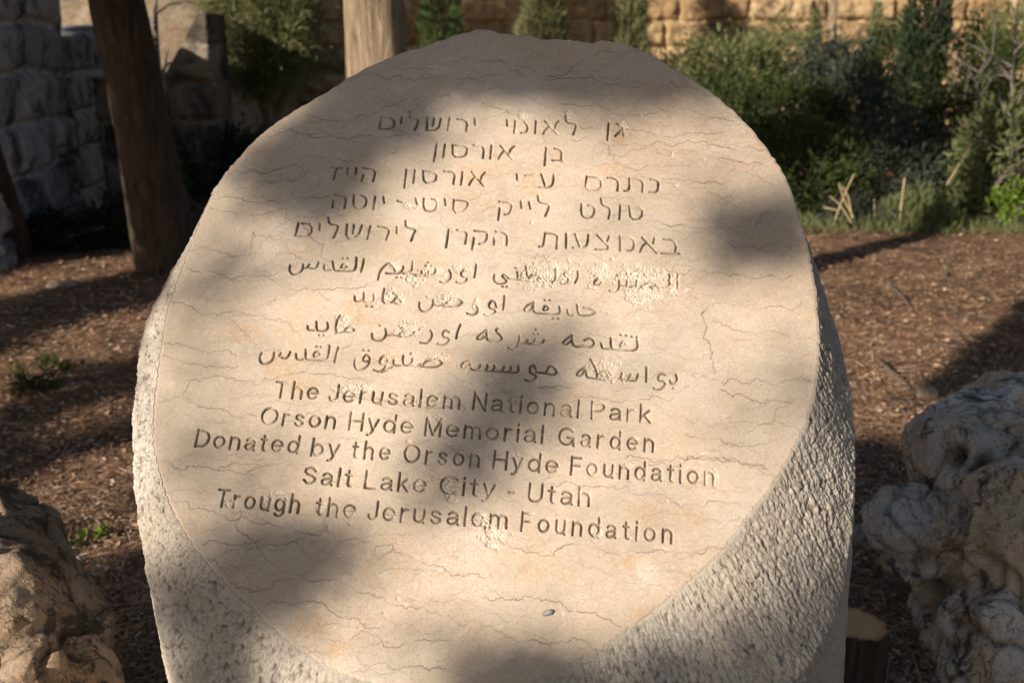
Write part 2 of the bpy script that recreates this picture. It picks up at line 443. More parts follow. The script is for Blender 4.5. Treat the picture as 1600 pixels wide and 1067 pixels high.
# Hebrew, then Arabic: traced strokes in enlarged windows (origin x, y, magnification)
HEB = [
 (580,165,8.889,[[(148,158),(115,318)],[(118,320),(318,327),(324,178),(165,160)],[(430,155),(415,248)],[(545,80),(541,150),(560,180),(662,187),(645,260),(610,340)],[(785,170),(775,345)],[(775,345),(935,345),(975,180)],[(880,175),(860,285)],[(1095,175),(1070,350)],[(1205,190),(1290,195),(1342,235),(1325,355)],[(1445,185),(1447,270),(1470,270)]]),
 (770,170,6.957,[[(160,120),(162,187)],[(250,130),(240,262)],[(350,145),(385,190),(375,255),(315,265)],[(475,130),(465,270)],[(575,135),(710,280)],[(620,200),(580,230),(555,275)],[(725,135),(695,165),(680,225)],[(800,75),(800,150),(905,165),(912,190),(880,285)],[(1265,155),(1250,345)],[(1355,165),(1400,175),(1425,215),(1370,265),(1335,300)],[(1420,230),(1425,295),(1448,300)]]),
 (660,210,6.667,[[(155,105),(125,282)],[(240,105),(222,240)],[(320,110),(322,238),(440,235),(470,190),(472,125),(330,113)],[(540,115),(620,115),(648,150),(635,250)],[(725,115),(712,255)],[(820,120),(945,262)],[(860,170),(830,200),(800,257)],[(965,125),(930,150),(905,200)],[(1295,140),(1278,325)],[(1385,150),(1435,160),(1457,190),(1450,275)],[(1360,275),(1410,270),(1465,280)]]),
 (500,245,5.926,[[(110,100),(205,105)],[(158,105),(130,215)],[(262,105),(258,160)],[(338,105),(335,160)],[(405,105),(490,115),(520,140),(495,232)],[(405,170),(390,225)],[(805,120),(785,288)],[(885,125),(870,245)],[(960,130),(965,245),(1070,240),(1092,150),(975,133)],[(1155,135),(1235,140),(1257,165),(1242,225),(1240,255)],[(1325,140),(1310,262)],[(1410,140),(1520,270)],[(1450,190),(1410,215),(1385,265)],[(1535,145),(1510,170),(1490,215)]]),
 (790,255,6.154,[[(112,105),(118,162)],[(195,122),(235,116)],[(245,115),(285,108)],[(350,110),(387,228)],[(470,115),(460,200),(430,235),(330,234)],[(785,130),(770,258),(922,262),(927,165),(890,138),(795,132)],[(985,142),(1045,142),(1092,180),(1080,268)],[(1195,145),(1197,240),(1180,268),(1150,268)],[(1200,150),(1290,155),(1327,185),(1320,275)],[(1400,155),(1460,165),(1477,195),(1465,280),(1390,280)]]),
 (500,295,5.926,[[(140,55),(220,65),(248,95),(230,180)],[(128,110),(118,178)],[(320,60),(310,140),(345,185),(415,180),(440,110),(420,75),(390,65)],[(515,70),(500,190)],[(590,75),(598,130)],[(725,112),(765,125)],[(890,90),(905,145)],[(968,90),(962,165),(990,210),(1070,205),(1092,140),(1075,100),(1040,95)],[(1160,95),(1168,155)],[(1245,100),(1240,220),(1335,220),(1370,170),(1375,115),(1260,105)]]),
 (760,295,5.926,[[(125,120),(235,130),(242,180),(215,235),(175,240)],[(128,180),(114,290)],[(325,120),(330,180)],[(400,125),(412,185)],[(480,65),(490,130),(592,145),(580,190),(550,255)],[(885,145),(880,230),(920,275),(990,265),(1012,190),(990,160),(950,155)],[(1065,90),(1075,150),(1140,175),(1152,210),(1135,280)],[(1245,155),(1237,285)],[(1330,165),(1340,285),(1440,280),(1457,180),(1345,172)]]),
 (450,335,6.4,[[(110,85),(80,215)],[(82,215),(235,222),(247,95),(145,88)],[(325,95),(320,158)],[(410,30),(415,100),(512,108),(495,165),(460,235)],[(595,100),(585,240),(700,240),(745,110)],[(665,105),(655,195)],[(830,115),(800,250)],[(910,120),(985,130),(1022,160),(990,255)],[(1095,125),(1094,190)],[(1180,65),(1180,130),(1287,145),(1260,200),(1235,265)]]),
 (680,345,8.0,[[(175,110),(140,335)],[(280,115),(370,125),(407,165),(380,285)],[(500,125),(640,135),(657,160),(650,230),(620,285),(560,290)],[(490,210),(468,360)],[(765,135),(870,150),(907,190),(900,305)],[(745,220),(742,300)]]),
 (830,345,6.4,[[(145,125),(130,235),(115,260),(85,258)],[(145,125),(235,130),(272,160),(258,280)],[(355,130),(354,272)],[(445,135),(492,262)],[(578,140),(570,220),(545,275),(425,270)],[(665,145),(810,287),(650,287)],[(785,155),(765,210)],[(893,155),(895,300)],[(915,170),(990,165),(1032,200),(1032,260),(1010,300),(970,300)],[(1115,170),(1260,322)],[(1160,220),(1120,250),(1095,312)],[(1240,175),(1225,230)],[(1335,185),(1420,190),(1457,240),(1445,310)],[(1315,328),(1490,328)]])]
ARA = [
 (440,390,8.889,[[(125,215),(110,290),(150,345),(220,345),(290,300),(307,205)],[(305,250),(350,262),(390,205)],[(390,250),(440,267),(495,255),(520,180)],[(600,215),(592,265),(625,290),(690,282)],[(715,165),(725,240),(735,288),(800,297)],[(830,250),(850,205),(890,200),(920,240),(880,257),(845,250)],[(800,292),(990,302),(1032,270),(1045,110)],[(1150,130),(1110,310)]],[(865,122),(930,122)]),
 (580,395,8.889,[[(100,375),(125,260),(180,190),(250,140),(310,180),(335,250)],[(215,285),(310,287),(400,287),(447,235),(450,190)],[(580,125),(575,240),(540,275),(450,285)],[(530,275),(620,307),(730,320),(850,310),(897,270),(895,235)],[(700,250),(710,312)],[(800,250),(795,305)],[(1090,240),(1117,300),(1100,370),(1040,422),(965,400)],[(1330,250),(1290,230),(1247,270),(1262,330),(1330,335),(1337,370),(1290,427),(1190,405)],[(1465,165),(1450,270),(1440,340)]],[(365,340),(430,345),(760,175),(797,130),(835,175)]),
 (760,400,10.0,[[(350,340),(290,285),(240,315),(320,370),(310,422),(190,440),(115,370),(132,290)],[(485,245),(495,335)],[(345,350),(500,368),(760,390)],[(620,170),(640,300)],[(660,330),(760,285),(860,320),(830,380),(760,390)],[(1280,250),(1230,250),(1220,300),(1290,340),(1270,432),(1180,430)],[(1090,190),(1090,350),(1040,400)],[(1430,230),(1437,330),(1390,420)]],[(460,185),(262,475),(322,475)]),
 (910,410,9.412,[[(230,240),(170,290),(200,330),(260,330),(300,280),(230,240)],[(545,255),(552,380),(500,440),(410,420)],[(560,330),(660,345),(665,260)],[(660,345),(800,350),(805,260)],[(800,350),(900,350),(960,290),(1060,290),(1110,340),(1000,360)],[(1100,350),(1270,370),(1292,310),(1285,180)],[(1410,185),(1405,380)]],[(520,185),(660,162),(732,162),(830,190),(925,175)]),
 (540,440,8.0,[[(118,185),(118,235),(150,252),(200,240)],[(235,140),(235,210),(225,240)],[(225,240),(270,263),(345,260),(362,230),(360,165)],[(490,90),(460,230),(500,272),(570,272),(602,240)],[(600,245),(640,272),(700,272),(702,230),(640,190),(600,240)],[(600,140),(650,175)],[(930,260),(920,320),(960,375),(1040,372),(1097,300),(1100,230)],[(1105,270),(1150,300),(1200,292)],[(1200,295),(1350,317),(1440,290),(1467,250)],[(1230,280),(1300,225),(1400,200),(1465,250)],[(1525,395),(1590,418),(1640,400),(1665,350),(1645,300)]],[(275,305),(335,312),(1025,190)]),
 (720,455,6.957,[[(390,180),(375,110),(340,100),(305,145),(320,190),(377,195),(380,235),(330,273),(262,255)],[(478,50),(475,120),(462,205)],[(800,120),(730,150),(690,205),(720,217),(770,205),(785,165)],[(790,120),(790,200),(810,240),(920,244)],[(900,200),(915,155),(950,165),(957,200),(905,208)],[(920,243),(1060,253),(1087,225),(1075,170)],[(1165,205),(1170,257),(1225,263)],[(1268,150),(1275,215),(1290,262),(1380,268),(1440,252),(1480,225)],[(1345,180),(1390,185),(1470,215),(1535,217)]],[(920,95),(972,97),(1010,295),(1062,297)]),
 (470,485,6.154,[[(70,150),(68,187),(130,192)],[(155,110),(155,175),(165,197),(245,200),(267,165),(260,120)],[(385,50),(350,90),(335,195),(380,217),(420,205)],[(420,200),(500,217),(524,180),(480,150),(430,185)],[(690,225),(690,270),(740,297),(800,282),(827,230),(820,180)],[(830,237),(890,237)],[(890,235),(1000,250),(1080,237),(1107,200),(1060,180),(980,200),(940,240)],[(1250,190),(1272,240),(1230,320),(1155,310)],[(1430,210),(1400,185),(1365,215),(1370,255),(1430,267),(1427,300),(1380,337),(1320,320)],[(1540,135),(1510,200),(1497,270)]],[(185,238),(230,242),(768,145)]),
 (730,505,5.714,[[(180,60),(120,100),(85,137),(120,147),(160,120)],[(175,60),(175,130),(190,157),(295,162),(317,135),(290,100),(255,65),(275,48)],[(470,115),(470,170),(430,242),(370,220)],[(470,170),(520,182),(545,150)],[(545,180),(600,187),(610,150)],[(610,185),(670,187),(690,150)],[(940,105),(890,140),(850,180),(890,192),(930,160)],[(935,105),(940,185),(970,212),(1050,205)],[(1045,205),(1120,217),(1142,170),(1100,130),(1050,155)],[(1200,180),(1205,227),(1270,230)],[(1285,135),(1285,205),(1300,237),(1390,240)],[(1370,205),(1390,165),(1420,170),(1427,200),(1375,208)],[(1390,240),(1500,247),(1527,215),(1520,150)]],[(600,90),(620,55),(642,92),(1375,105),(1425,110),(1475,120),(1520,124)]),
 (395,530,10.323,[[(150,220),(115,300),(130,370),(200,402),(290,372),(345,300),(350,215)],[(355,290),(420,302),(460,220)],[(470,295),(560,312),(612,200)],[(705,235),(705,300),(740,330),(815,320)],[(860,165),(855,280),(870,325),(985,332)],[(985,260),(1020,190),(1090,210),(1092,270),(1000,280)],[(985,332),(1190,347),(1227,290),(1245,100)],[(1385,130),(1325,365)]],[(1040,115),(1110,122)]),
 (540,540,9.412,[[(150,205),(130,290),(170,352),(260,352),(340,290),(358,215),(290,240),(255,200),(300,130),(350,150),(362,210)],[(610,265),(530,270),(500,220),(550,150),(610,160),(622,230),(580,340),(510,387),(425,355)],[(540,385),(690,315)],[(715,210),(705,270),(750,292),(815,290)],[(855,145),(845,220),(855,285),(940,290),(985,250),(990,190)],[(990,285),(1060,305),(1110,275)],[(1100,300),(1280,322),(1400,290),(1432,230),(1380,195)],[(1130,290),(1220,210),(1360,190)]],[(275,68),(350,70),(970,115)]),
 (700,545,8.421,[[(290,170),(210,180),(170,235),(230,247),(270,225)],[(290,170),(300,240),(330,277),(410,275),(430,210)],[(420,280),(510,287),(525,215)],[(515,287),(600,292),(615,220)],[(610,292),(720,302),(740,230)],[(725,300),(820,305),(835,235)],[(825,308),(930,312),(927,225)],[(1160,260),(1110,205),(1075,260),(1085,320),(1150,337),(1167,370),(1110,432),(1020,405)],[(1130,205),(1150,230)],[(1165,305),(1300,318),(1400,347),(1442,300),(1400,240),(1340,215),(1300,300)]],[]),
 (880,555,8.0,[[(290,140),(220,185),(165,240),(215,262),(260,225),(272,180)],[(285,140),(290,250),(320,287),(720,307),(735,220)],[(345,50),(420,180),(430,290)],[(430,230),(540,180),(622,230),(560,290)],[(735,300),(820,312),(845,240)],[(830,312),(920,322),(940,240)],[(1045,150),(1042,330)],[(1280,245),(1230,225),(1190,270),(1200,320),(1262,322),(1287,370),(1220,437),(1140,415)],[(1415,245),(1432,310),(1410,357),(1350,352),(1340,320)]],[(1385,410)])]
def chaikin(p, n=2):
    p = np.asarray(p, float)
    for _ in range(n):
        if len(p) < 3: break
        q = np.empty((2 * len(p) - 2, 2)); q[0::2] = 0.75 * p[:-1] + 0.25 * p[1:]; q[1::2] = 0.25 * p[:-1] + 0.75 * p[1:]
        p = np.vstack([p[:1], q, p[-1:]])
    return p
for ox, oy, k, sts in HEB:
    for st in sts:
        STROKES.append((face_uv([(ox + (x - 2) / k, oy + (y - 3) / k) for x, y in chaikin(st, 1)]), 0.00215, 0.0039))
for ox, oy, k, sts, dots in ARA:
    for st in sts:
        STROKES.append((face_uv([(ox + x / k, oy + (y - 4) / k) for x, y in chaikin(st, 2)]), 0.00210, 0.0038))
    for x, y in dots:
        c = face_uv([(ox + x / k, oy + (y - 2) / k)])[0]
        STROKES.append((np.array([c + (-.0007, 0), c + (.0007, 0)]), 0.0021, 0.0028))

def fractal_line(p, amp, levels=6, rng=RNG):
    p = np.asarray(p, float)
    for k in range(levels):
        seg = p[1:] - p[:-1]; L = np.hypot(seg[:, 0], seg[:, 1])
        if L.max() < 0.0016: break
        n = np.stack([-seg[:, 1], seg[:, 0]], 1)
        m = 0.5 * (p[1:] + p[:-1]) + n * rng.normal(0, amp * (1 + .22 * k), (len(n), 1)) + seg * rng.normal(0, amp * 0.5, (len(n), 1))
        q = np.empty((len(p) + len(m), 2)); q[0::2] = p; q[1::2] = m; p = q
    return p
VW = [
 (200,40,2.807,[[(360,800),(420,815),(520,830),(600,825),(680,800)],[(370,760),(480,760),(560,775),(640,765),(740,755),(880,745)],[(460,645),(560,635),(640,635),(720,610),(780,640),(740,680),(640,690),(560,680)],[(770,580),(840,575),(960,600),(1080,560),(1180,560)],[(620,490),(720,455),(850,490),(960,495),(1100,490),(1200,480)],[(780,390),(860,415),(940,425),(1040,400),(1120,360),(1200,330),(1300,320),(1420,310)],[(930,245),(1050,215),(1150,235),(1280,235),(1420,225),(1572,250)],[(1130,165),(1250,185),(1380,180),(1500,140)],[(540,980),(555,900),(530,1010)],[(690,800),(700,850),(860,960),(850,1000)]]),
 (750,40,2.667,[[(0,150),(130,160),(300,215),(430,140),(560,110),(700,100)],[(0,215),(200,210),(330,220),(480,225),(620,255),(760,250),(880,260),(970,295)],[(0,300),(80,345),(250,355),(400,330),(500,335),(600,375),(760,350),(880,350),(1000,390),(1060,400)],[(420,420),(560,440),(730,460),(900,450),(1040,440)],[(550,540),(650,520),(740,480),(900,490),(1050,515),(1200,520)],[(380,480),(560,545),(640,600),(760,590),(900,570),(1050,560),(1180,580)],[(760,640),(900,650),(1020,660),(1060,590)],[(700,810),(850,830),(970,860),(1060,925),(1200,915),(1340,930)],[(1200,770),(1150,830),(1130,890)]]),
 (200,380,2.667,[[(240,100),(330,110),(420,150),(500,130),(600,150),(640,185),(780,195),(900,190),(1000,170)],[(170,240),(270,265),(310,300),(420,290),(520,300),(640,330),(720,380)],[(130,410),(250,430),(380,445),(520,470),(640,440)],[(140,470),(220,490),(330,515),(460,510)],[(260,570),(360,550),(480,575),(640,550),(760,545),(900,560),(1020,575)],[(130,660),(230,640),(330,690),(420,700),(540,720)],[(260,570),(230,640)],[(120,890),(230,945),(370,945),(480,920),(600,920),(740,920)],[(370,945),(500,950),(640,900)],[(950,640),(1100,660),(1300,690),(1400,700)],[(250,30),(330,20),(400,40),(430,60),(540,40)]]),
 (750,400,2.667,[[(640,60),(800,65),(1000,70),(1140,95),(1300,80)],[(930,240),(960,200),(1080,205),(1200,210),(1340,190)],[(930,230),(930,340),(970,400),(980,490)],[(970,270),(1060,310),(1200,310),(1300,345),(1400,350)],[(880,500),(1050,510),(1200,520),(1380,520)],[(200,560),(340,545),(480,590),(620,600),(780,605),(870,540)],[(860,740),(1000,760),(1120,790),(1260,760)],[(700,870),(860,850),(1000,840),(1100,870),(1200,890)],[(1000,560),(1140,600),(1300,610)]]),
 (200,700,2.857,[[(190,240),(330,270),(430,300),(540,320),(700,350),(860,380),(950,420),(1080,415)],[(330,430),(480,430),(640,430),(760,420)],[(350,500),(480,620),(640,620),(680,580),(850,590),(1000,620),(1160,690),(1350,730),(1500,790),(1600,800)],[(620,690),(760,690),(880,700),(990,760),(1130,800)],[(790,840),(960,870),(1140,880),(1300,860),(1440,860)],[(1180,450),(1300,500),(1450,570),(1600,580)],[(1000,1000),(1130,960),(1300,970),(1420,985)],[(500,280),(480,340),(540,400),(640,520)],[(1180,425),(1110,435),(1095,470),(1130,490),(1175,465),(1180,425)]]),
 (750,700,2.712,[[(0,400),(160,425),(340,425),(520,430),(700,440),(900,450),(1050,410)],[(0,630),(120,640),(280,640),(400,690),(520,720),(600,760)],[(0,770),(160,820),(260,820),(400,800),(480,850)],[(300,150),(560,160),(780,200),(860,250),(980,220),(1100,230)],[(620,40),(840,30),(980,40),(1120,60),(1220,90)],[(890,520),(910,515),(930,540),(910,560),(890,545),(890,520)]])]
VEINS = []
for ox, oy, k, sts in VW:
    for st in sts:
        VEINS.append((fractal_line(face_uv([(ox + x / k, oy + y / k) for x, y in st]), 0.10), 0.00046, 0.85))
for _ in range(480):
    u0, v0 = RNG.uniform(-0.48, 0.48), RNG.uniform(-0.46, 0.58)
    n = RNG.integers(2, 8); st = RNG.uniform(0.010, 0.045)
    ang = RNG.normal(0.05, 0.25) ; p = [(u0, v0)]
    for _k in range(n):
        ang = 0.75 * ang + RNG.normal(0, 0.40)
        p.append((p[-1][0] + st * math.cos(ang), p[-1][1] + st * 0.8 * math.sin(ang)))
    VEINS.append((fractal_line(p, 0.12), RNG.uniform(0.0003, 0.00045), RNG.uniform(0.12, 0.50)))

# damaged, chipped patches of the face: px, py, rx, ry, depth in mm
CHIPS = [(862,425,42,20,2.6),(835,440,26,14,1.8),(936,424,17,16,2.4),(925,447,8,8,2),(1008,434,50,17,2.6),(1002,462,34,16,2.0),(1052,452,8,14,1.5),(650,437,15,11,2.4),(617,416,10,8,1.8),(672,424,20,10,2.2),
 (714,420,8,7,1.6),(730,425,9,8,1.6),(607,463,9,12,2.6),(625,468,10,8,1.8),(534,506,11,13,2.6),(700,465,18,9,2.2),(697,470,12,8,2.0),(690,510,0,0,0),(640,512,18,11,2.3),(635,518,24,8,2.0),(745,478,8,9,2.2),(685,560,18,8,1.8),(600,562,7,8,1.8),
 (943,574,22,13,2.6),(958,590,26,8,2.0),(727,571,10,8,1.6),(706,758,13,17,3.2),(706,782,9,6,1.8),(772,832,20,17,3.0),(752,812,12,14,2.2),(770,850,14,7,2.0),(540,610,22,9,1.4),(572,607,16,7,1.4),(660,628,16,9,1.6),(652,757,9,8,1.6),(418,784,10,9,1.6),
 (360,786,8,8,1.8),(432,770,10,4,1.2),(503,790,9,9,1.6),(690,655,10,6,1.2),(888,180,7,7,2.4),(815,183,7,6,1.8),(745,227,8,4,1.4),(665,172,5,6,1),(975,200,8,14,1.2),(655,320,5,3,1.5),(640,322,14,4,1.4),(958,406,6,3,1.6),(830,348,3,3,2),(932,835,11,9,1.8),
 (858,148,0,0,0),(760,134,12,6,0.8),(775,138,10,5,0.8),(1118,745,6,12,1.3),(979,727,9,5,1.2),(737,712,8,6,1.4),(800,711,9,5,1.4),(640,690,5,4,1.2),(702,694,4,4,1),(546,818,4,3,1.6),(514,824,4,4,1.4),(532,821,3,3,1),(622,935,3,3,1),(600,957,4,3,1),(1042,782,3,3,1.2),
 (1100,250,3,3,.8),(1050,243,3,5,.6),(1058,290,4,3,.7),(920,345,5,3,.8)]
PALE = [(685,108,26,12,0.9),(622,142,16,12,0.7),(575,150,10,10,.4),(700,95,12,8,.5),(1010,470,14,10,.4),(505,215,30,30,.25),(610,330,24,18,.3),(1010,895,22,22,.75),(600,900,10,9,.5),(640,360,10,16,.35),(1090,330,12,18,.3)]
STAIN = [(440,575,34,26),(380,520,36,18),(575,500,30,12),(640,505,20,8),(1010,800,34,26),(830,895,26,18),(990,880,30,18),(740,270,40,24),(830,290,30,22),(970,215,20,14),(1085,345,24,6),(1000,960,26,14),(490,975,34,20),(530,1015,30,20),(1085,810,26,16),(470,600,30,14),(555,480,30,20),(600,560,30,10),(1180,180,26,12),(955,265,34,16),(700,560,20,20)]

def raster(lines, U0, V0, step, shape, reach):
    """least distance from each grid vertex to a set of polylines, with the index of the nearest"""
    D = np.full(shape, 1.0, np.float32); I = np.full(shape, -1, np.int32)
    for k, p in enumerate(lines):
        for (ax, ay), (bx, by) in zip(p[:-1], p[1:]):
            i0 = max(0, int((min(ax, bx) - reach - U0) / step)); i1 = min(shape[1], int((max(ax, bx) + reach - U0) / step) + 2)
            j0 = max(0, int((min(ay, by) - reach - V0) / step)); j1 = min(shape[0], int((max(ay, by) + reach - V0) / step) + 2)
            if i0 >= i1 or j0 >= j1: continue
            X = U0 + step * np.arange(i0, i1)[None, :]; Y = V0 + step * np.arange(j0, j1)[:, None]
            dx, dy = bx - ax, by - ay; l2 = dx * dx + dy * dy + 1e-12
            t = np.clip(((X - ax) * dx + (Y - ay) * dy) / l2, 0, 1)
            d = np.hypot(X - ax - t * dx, Y - ay - t * dy)
            s = D[j0:j1, i0:i1]; m = d < s
            s[m] = d[m]; I[j0:j1, i0:i1][m] = k
    return D, I

STEP = 0.00085
U0, V0 = -0.545, -0.50
nu, nv = int(1.06 / STEP), int(1.135 / STEP)
gu = U0 + STEP * np.arange(nu); gv = V0 + STEP * np.arange(nv)
GU, GV = np.meshgrid(gu, gv)
shp = GU.shape
dS, iS = raster([s[0] for s in STROKES], U0, V0, STEP, shp, 0.0042)
SCR = []
for _ in range(130):
    u0, v0, a_, l_ = RNG.uniform(-.5, .5), RNG.uniform(-.46, .58), RNG.uniform(0, math.pi), RNG.exponential(.012) + .004
    SCR.append(np.array([(u0, v0), (u0 + l_ * math.cos(a_), v0 + l_ * math.sin(a_))]))
dV, iV = raster([v[0] for v in VEINS], U0, V0, STEP, shp, 0.0022)
flat = np.stack([GU.ravel(), GV.ravel(), np.zeros(GU.size)], 1)
def N2(scale, octs, off=0.0): return fbm(flat * scale + off, octs).reshape(shp).astype(np.float32)
nzE = N2(420, 2, 5.0); nzM = N2(90, 3, 11.0); nzL = N2(6, 3, 3.0); nzC = N2(300, 3, 31.0)
Rw = np.array([s[1] for s in STROKES] + [0.002])[iS]; Dp = np.array([s[2] for s in STROKES] + [0.0])[iS]
wear = 0.86 + 0.35 * N2(22, 2, 71.0)
edge = dS + 0.00028 * nzE + 0.0002 * nzM
prof = np.clip((Rw * (0.95 + 0.12 * wear) - edge) / (0.62 * Rw), 0, 1)
H = -Dp * wear.clip(0.55, 1.15) * prof ** 0.8 * (1 + 0.12 * nzE)
lip = np.clip(1 - np.abs(edge - Rw * 1.15) / (0.5 * Rw), 0, 1) * (iS >= 0)
H += 0.00012 * nzM * (iS >= 0) * lip
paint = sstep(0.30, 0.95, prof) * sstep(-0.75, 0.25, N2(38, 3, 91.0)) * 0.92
chip = np.zeros(shp, np.float32); pale = np.zeros(shp, np.float32); stain = np.zeros(shp, np.float32)
cr1, cr2 = worley2(GU / 0.0052 + nzM * 0.5, GV / 0.0046 + nzE * 0.3)
for (px, py, rx, ry, dmm) in CHIPS:
    if rx == 0: continue
    c = face_uv([(px, py)])[0]; a = face_uv([(px + rx, py)])[0]; b = face_uv([(px, py - ry)])[0]
    ru = np.hypot(*(a - c)); rv = np.hypot(*(b - c))
    i0, i1 = [int(np.clip((c[0] + s * ru * 1.7 - U0) / STEP, 0, nu)) for s in (-1, 1)]
    j0, j1 = [int(np.clip((c[1] + s * rv * 1.7 - V0) / STEP, 0, nv)) for s in (-1, 1)]
    sl = np.s_[j0:j1, i0:i1]
    rr = np.hypot((GU[sl] - c[0]) / ru, (GV[sl] - c[1]) / rv) + 0.62 * nzM[sl] + 0.25 * nzC[sl]
    m = 1 - sstep(0.55, 1.08, rr)
    H[sl] += m * (-dmm * 0.001 * (0.55 + 0.30 * nzM[sl]) - 0.0007 * (1 - cr1[sl]) * (0.5 + cr2[sl]) + 0.0010 * nzC[sl] + 0.0006 * nzM[sl])
    chip[sl] = np.maximum(chip[sl], m * np.clip(0.62 + 0.5 * nzC[sl], 0.1, 0.9))
    paint[sl] *= 1 - 0.75 * m
for lst, arr in ((PALE, pale), ([s + (1,) for s in STAIN], stain)):
    for (px, py, rx, ry, kk) in lst:
        c = face_uv([(px, py)])[0]; ru = rx * 0.00096; rv = ry * 0.00105
        rr = np.hypot((GU - c[0]) / ru, (GV - c[1]) / rv) + 0.4 * nzM
        arr += (kk * (1 - sstep(0.4, 1.1, rr))).astype(np.float32)
pale *= np.clip(0.6 + 0.9 * nzC, 0, 1)
dX, _i = raster(SCR, U0, V0, STEP, shp, 0.0015)
pale = np.maximum(pale, 0.55 * (1 - sstep(0.0002, 0.0010, dX)) * np.clip(.5 + nzC, 0, 1)); del dX, _i
vw = np.array([v[1] for v in VEINS] + [0.0005])[iV]; va = np.array([v[2] for v in VEINS] + [0.0])[iV]
vein = va * (1 - sstep(0.5, 1.5, dV / (vw * (1.0 + 0.5 * N2(60, 2, 41.0))))) * np.clip(0.68 + 1.0 * N2(24, 3, 51.0), 0.08, 1) * (iV >= 0)
vein += 0.10 * va * (1 - sstep(0.0, 0.0022, dV)) * (iV >= 0)
vein = np.clip(vein, 0, 0.9) * (1 - chip) * (1 - paint)
H += -0.0003 * vein + 0.0008 * nzL * 0.6 + 0.00006 * nzC
RAD = np.hypot(GU, GV)
RIMR = rim_r(np.arctan2(GV, GU).ravel()).reshape(shp)
H -= 0.0012 * sstep(-0.005, 0.0, RAD - RIMR) ** 2
inside = RAD < RIMR
cellin = inside[:-1, :-1] | inside[1:, :-1] | inside[:-1, 1:] | inside[1:, 1:]
used = np.zeros(shp, bool)
used[:-1, :-1] |= cellin; used[1:, :-1] |= cellin; used[:-1, 1:] |= cellin; used[1:, 1:] |= cellin
sc = np.where(used & ~inside, RIMR / np.maximum(RAD, 1e-6), 1.0)
idx = np.full(shp, -1, np.int32); idx[used] = np.arange(used.sum())
jj, ii = np.nonzero(cellin)
F = np.stack([idx[jj, ii], idx[jj, ii + 1], idx[jj + 1, ii + 1], idx[jj + 1, ii]], 1)
V = face_xyz((GU * sc)[used], (GV * sc)[used], H[used])
base_c = FO + AXIS * (-FO[2] / AXIS[2])
MON = thing('memorial_stone', 'tall round-faced limestone memorial stone carved with Hebrew, Arabic and English lines', 'memorial stone', base_c)
mesh_obj('inscribed_face', V, F, M_FACE, MON, {'vein': vein[used], 'chip': chip[used], 'paint': paint[used].clip(0, 1), 'pale': pale[used].clip(0, 1), 'stain': (stain[used] * .60).clip(0, 0.6)})
del nzE, nzL, GU, GV, flat, dS, dV, RIMR

# ---- body of the stone: pecked margin round the face, then the column down to the soil
E1 = unit(FB - AXIS * (FB @ AXIS)); E2 = np.cross(AXIS, E1)      # right, back
A_, B_ = 0.556, 0.43
CEN = FO + E1 * (-0.0155) + E2 * 0.03
vis = np.linspace(math.radians(-192), math.radians(12), 1750)
bak = np.linspace(math.radians(12), math.radians(168), 240)[1:-1]
phi = np.concatenate([vis, bak])
rr = rim_r(phi)
Pw = face_xyz(rr * np.cos(phi), rr * np.sin(phi))
rel = Pw - CEN
x1, x2, h0 = rel @ E1, rel @ E2, rel @ AXIS
psi = np.arctan2(x2 / B_, x1 / A_)
k_ = 1 + 0.010 * np.sin(3 * psi + 1) + 0.008 * np.sin(5 * psi) + 0.085 * np.exp(-((psi + 1.75) / 0.55) ** 2) + 0.085 * np.exp(-((psi - 4.53) / 0.55) ** 2)
q1, q2 = A_ * np.cos(psi) * k_, B_ * np.sin(psi) * k_
gap = np.hypot(q1 - x1, q2 - x2)
front = sstep(-0.1, 0.75, -np.sin(psi)); back = sstep(0.05, 0.6, np.sin(psi))
rightw = sstep(0.0, 0.9, np.cos(psi)) * sstep(-0.75, -0.12, psi)
slope = 0.95 + 1.15 * front * (1 - 0.80 * np.exp(-((psi + 0.50) / 0.5) ** 2) - 0.75 * np.exp(-((psi + 2.64) / 0.5) ** 2)) + 0.9 * back + 1.5 * rightw
hE = h0 - gap * slope
NB, NS_ = 90, 330
rows = []; base_h = -CEN @ AXIS - 0.06
tt = np.linspace(0, 1, NB)
bulge = 0.25
for t in tt:
    s_ = t
    hh = h0 + (hE - h0) * s_
    rows.append(CEN + np.outer(x1 + (q1 - x1) * s_, E1) + np.outer(x2 + (q2 - x2) * s_, E2) + np.outer(hh, AXIS))
dz = np.concatenate([np.linspace(0, 0.52, NS_)[1:], np.linspace(0.52, 1.0, 40)[1:]])
for d in dz:
    hh = hE + (base_h - hE) * np.maximum(0, (d - 0.52) / 0.48) - d * (1 - np.maximum(0, (d - 0.52) / 0.48)) * 1.0
    hh = np.maximum(hh, base_h)
    tap = 1 - 0.030 * d
    rows.append(CEN + np.outer(q1 * tap, E1) + np.outer(q2 * tap, E2) + np.outer(hh, AXIS))
G = np.stack(rows)                                     # rings x angle x 3
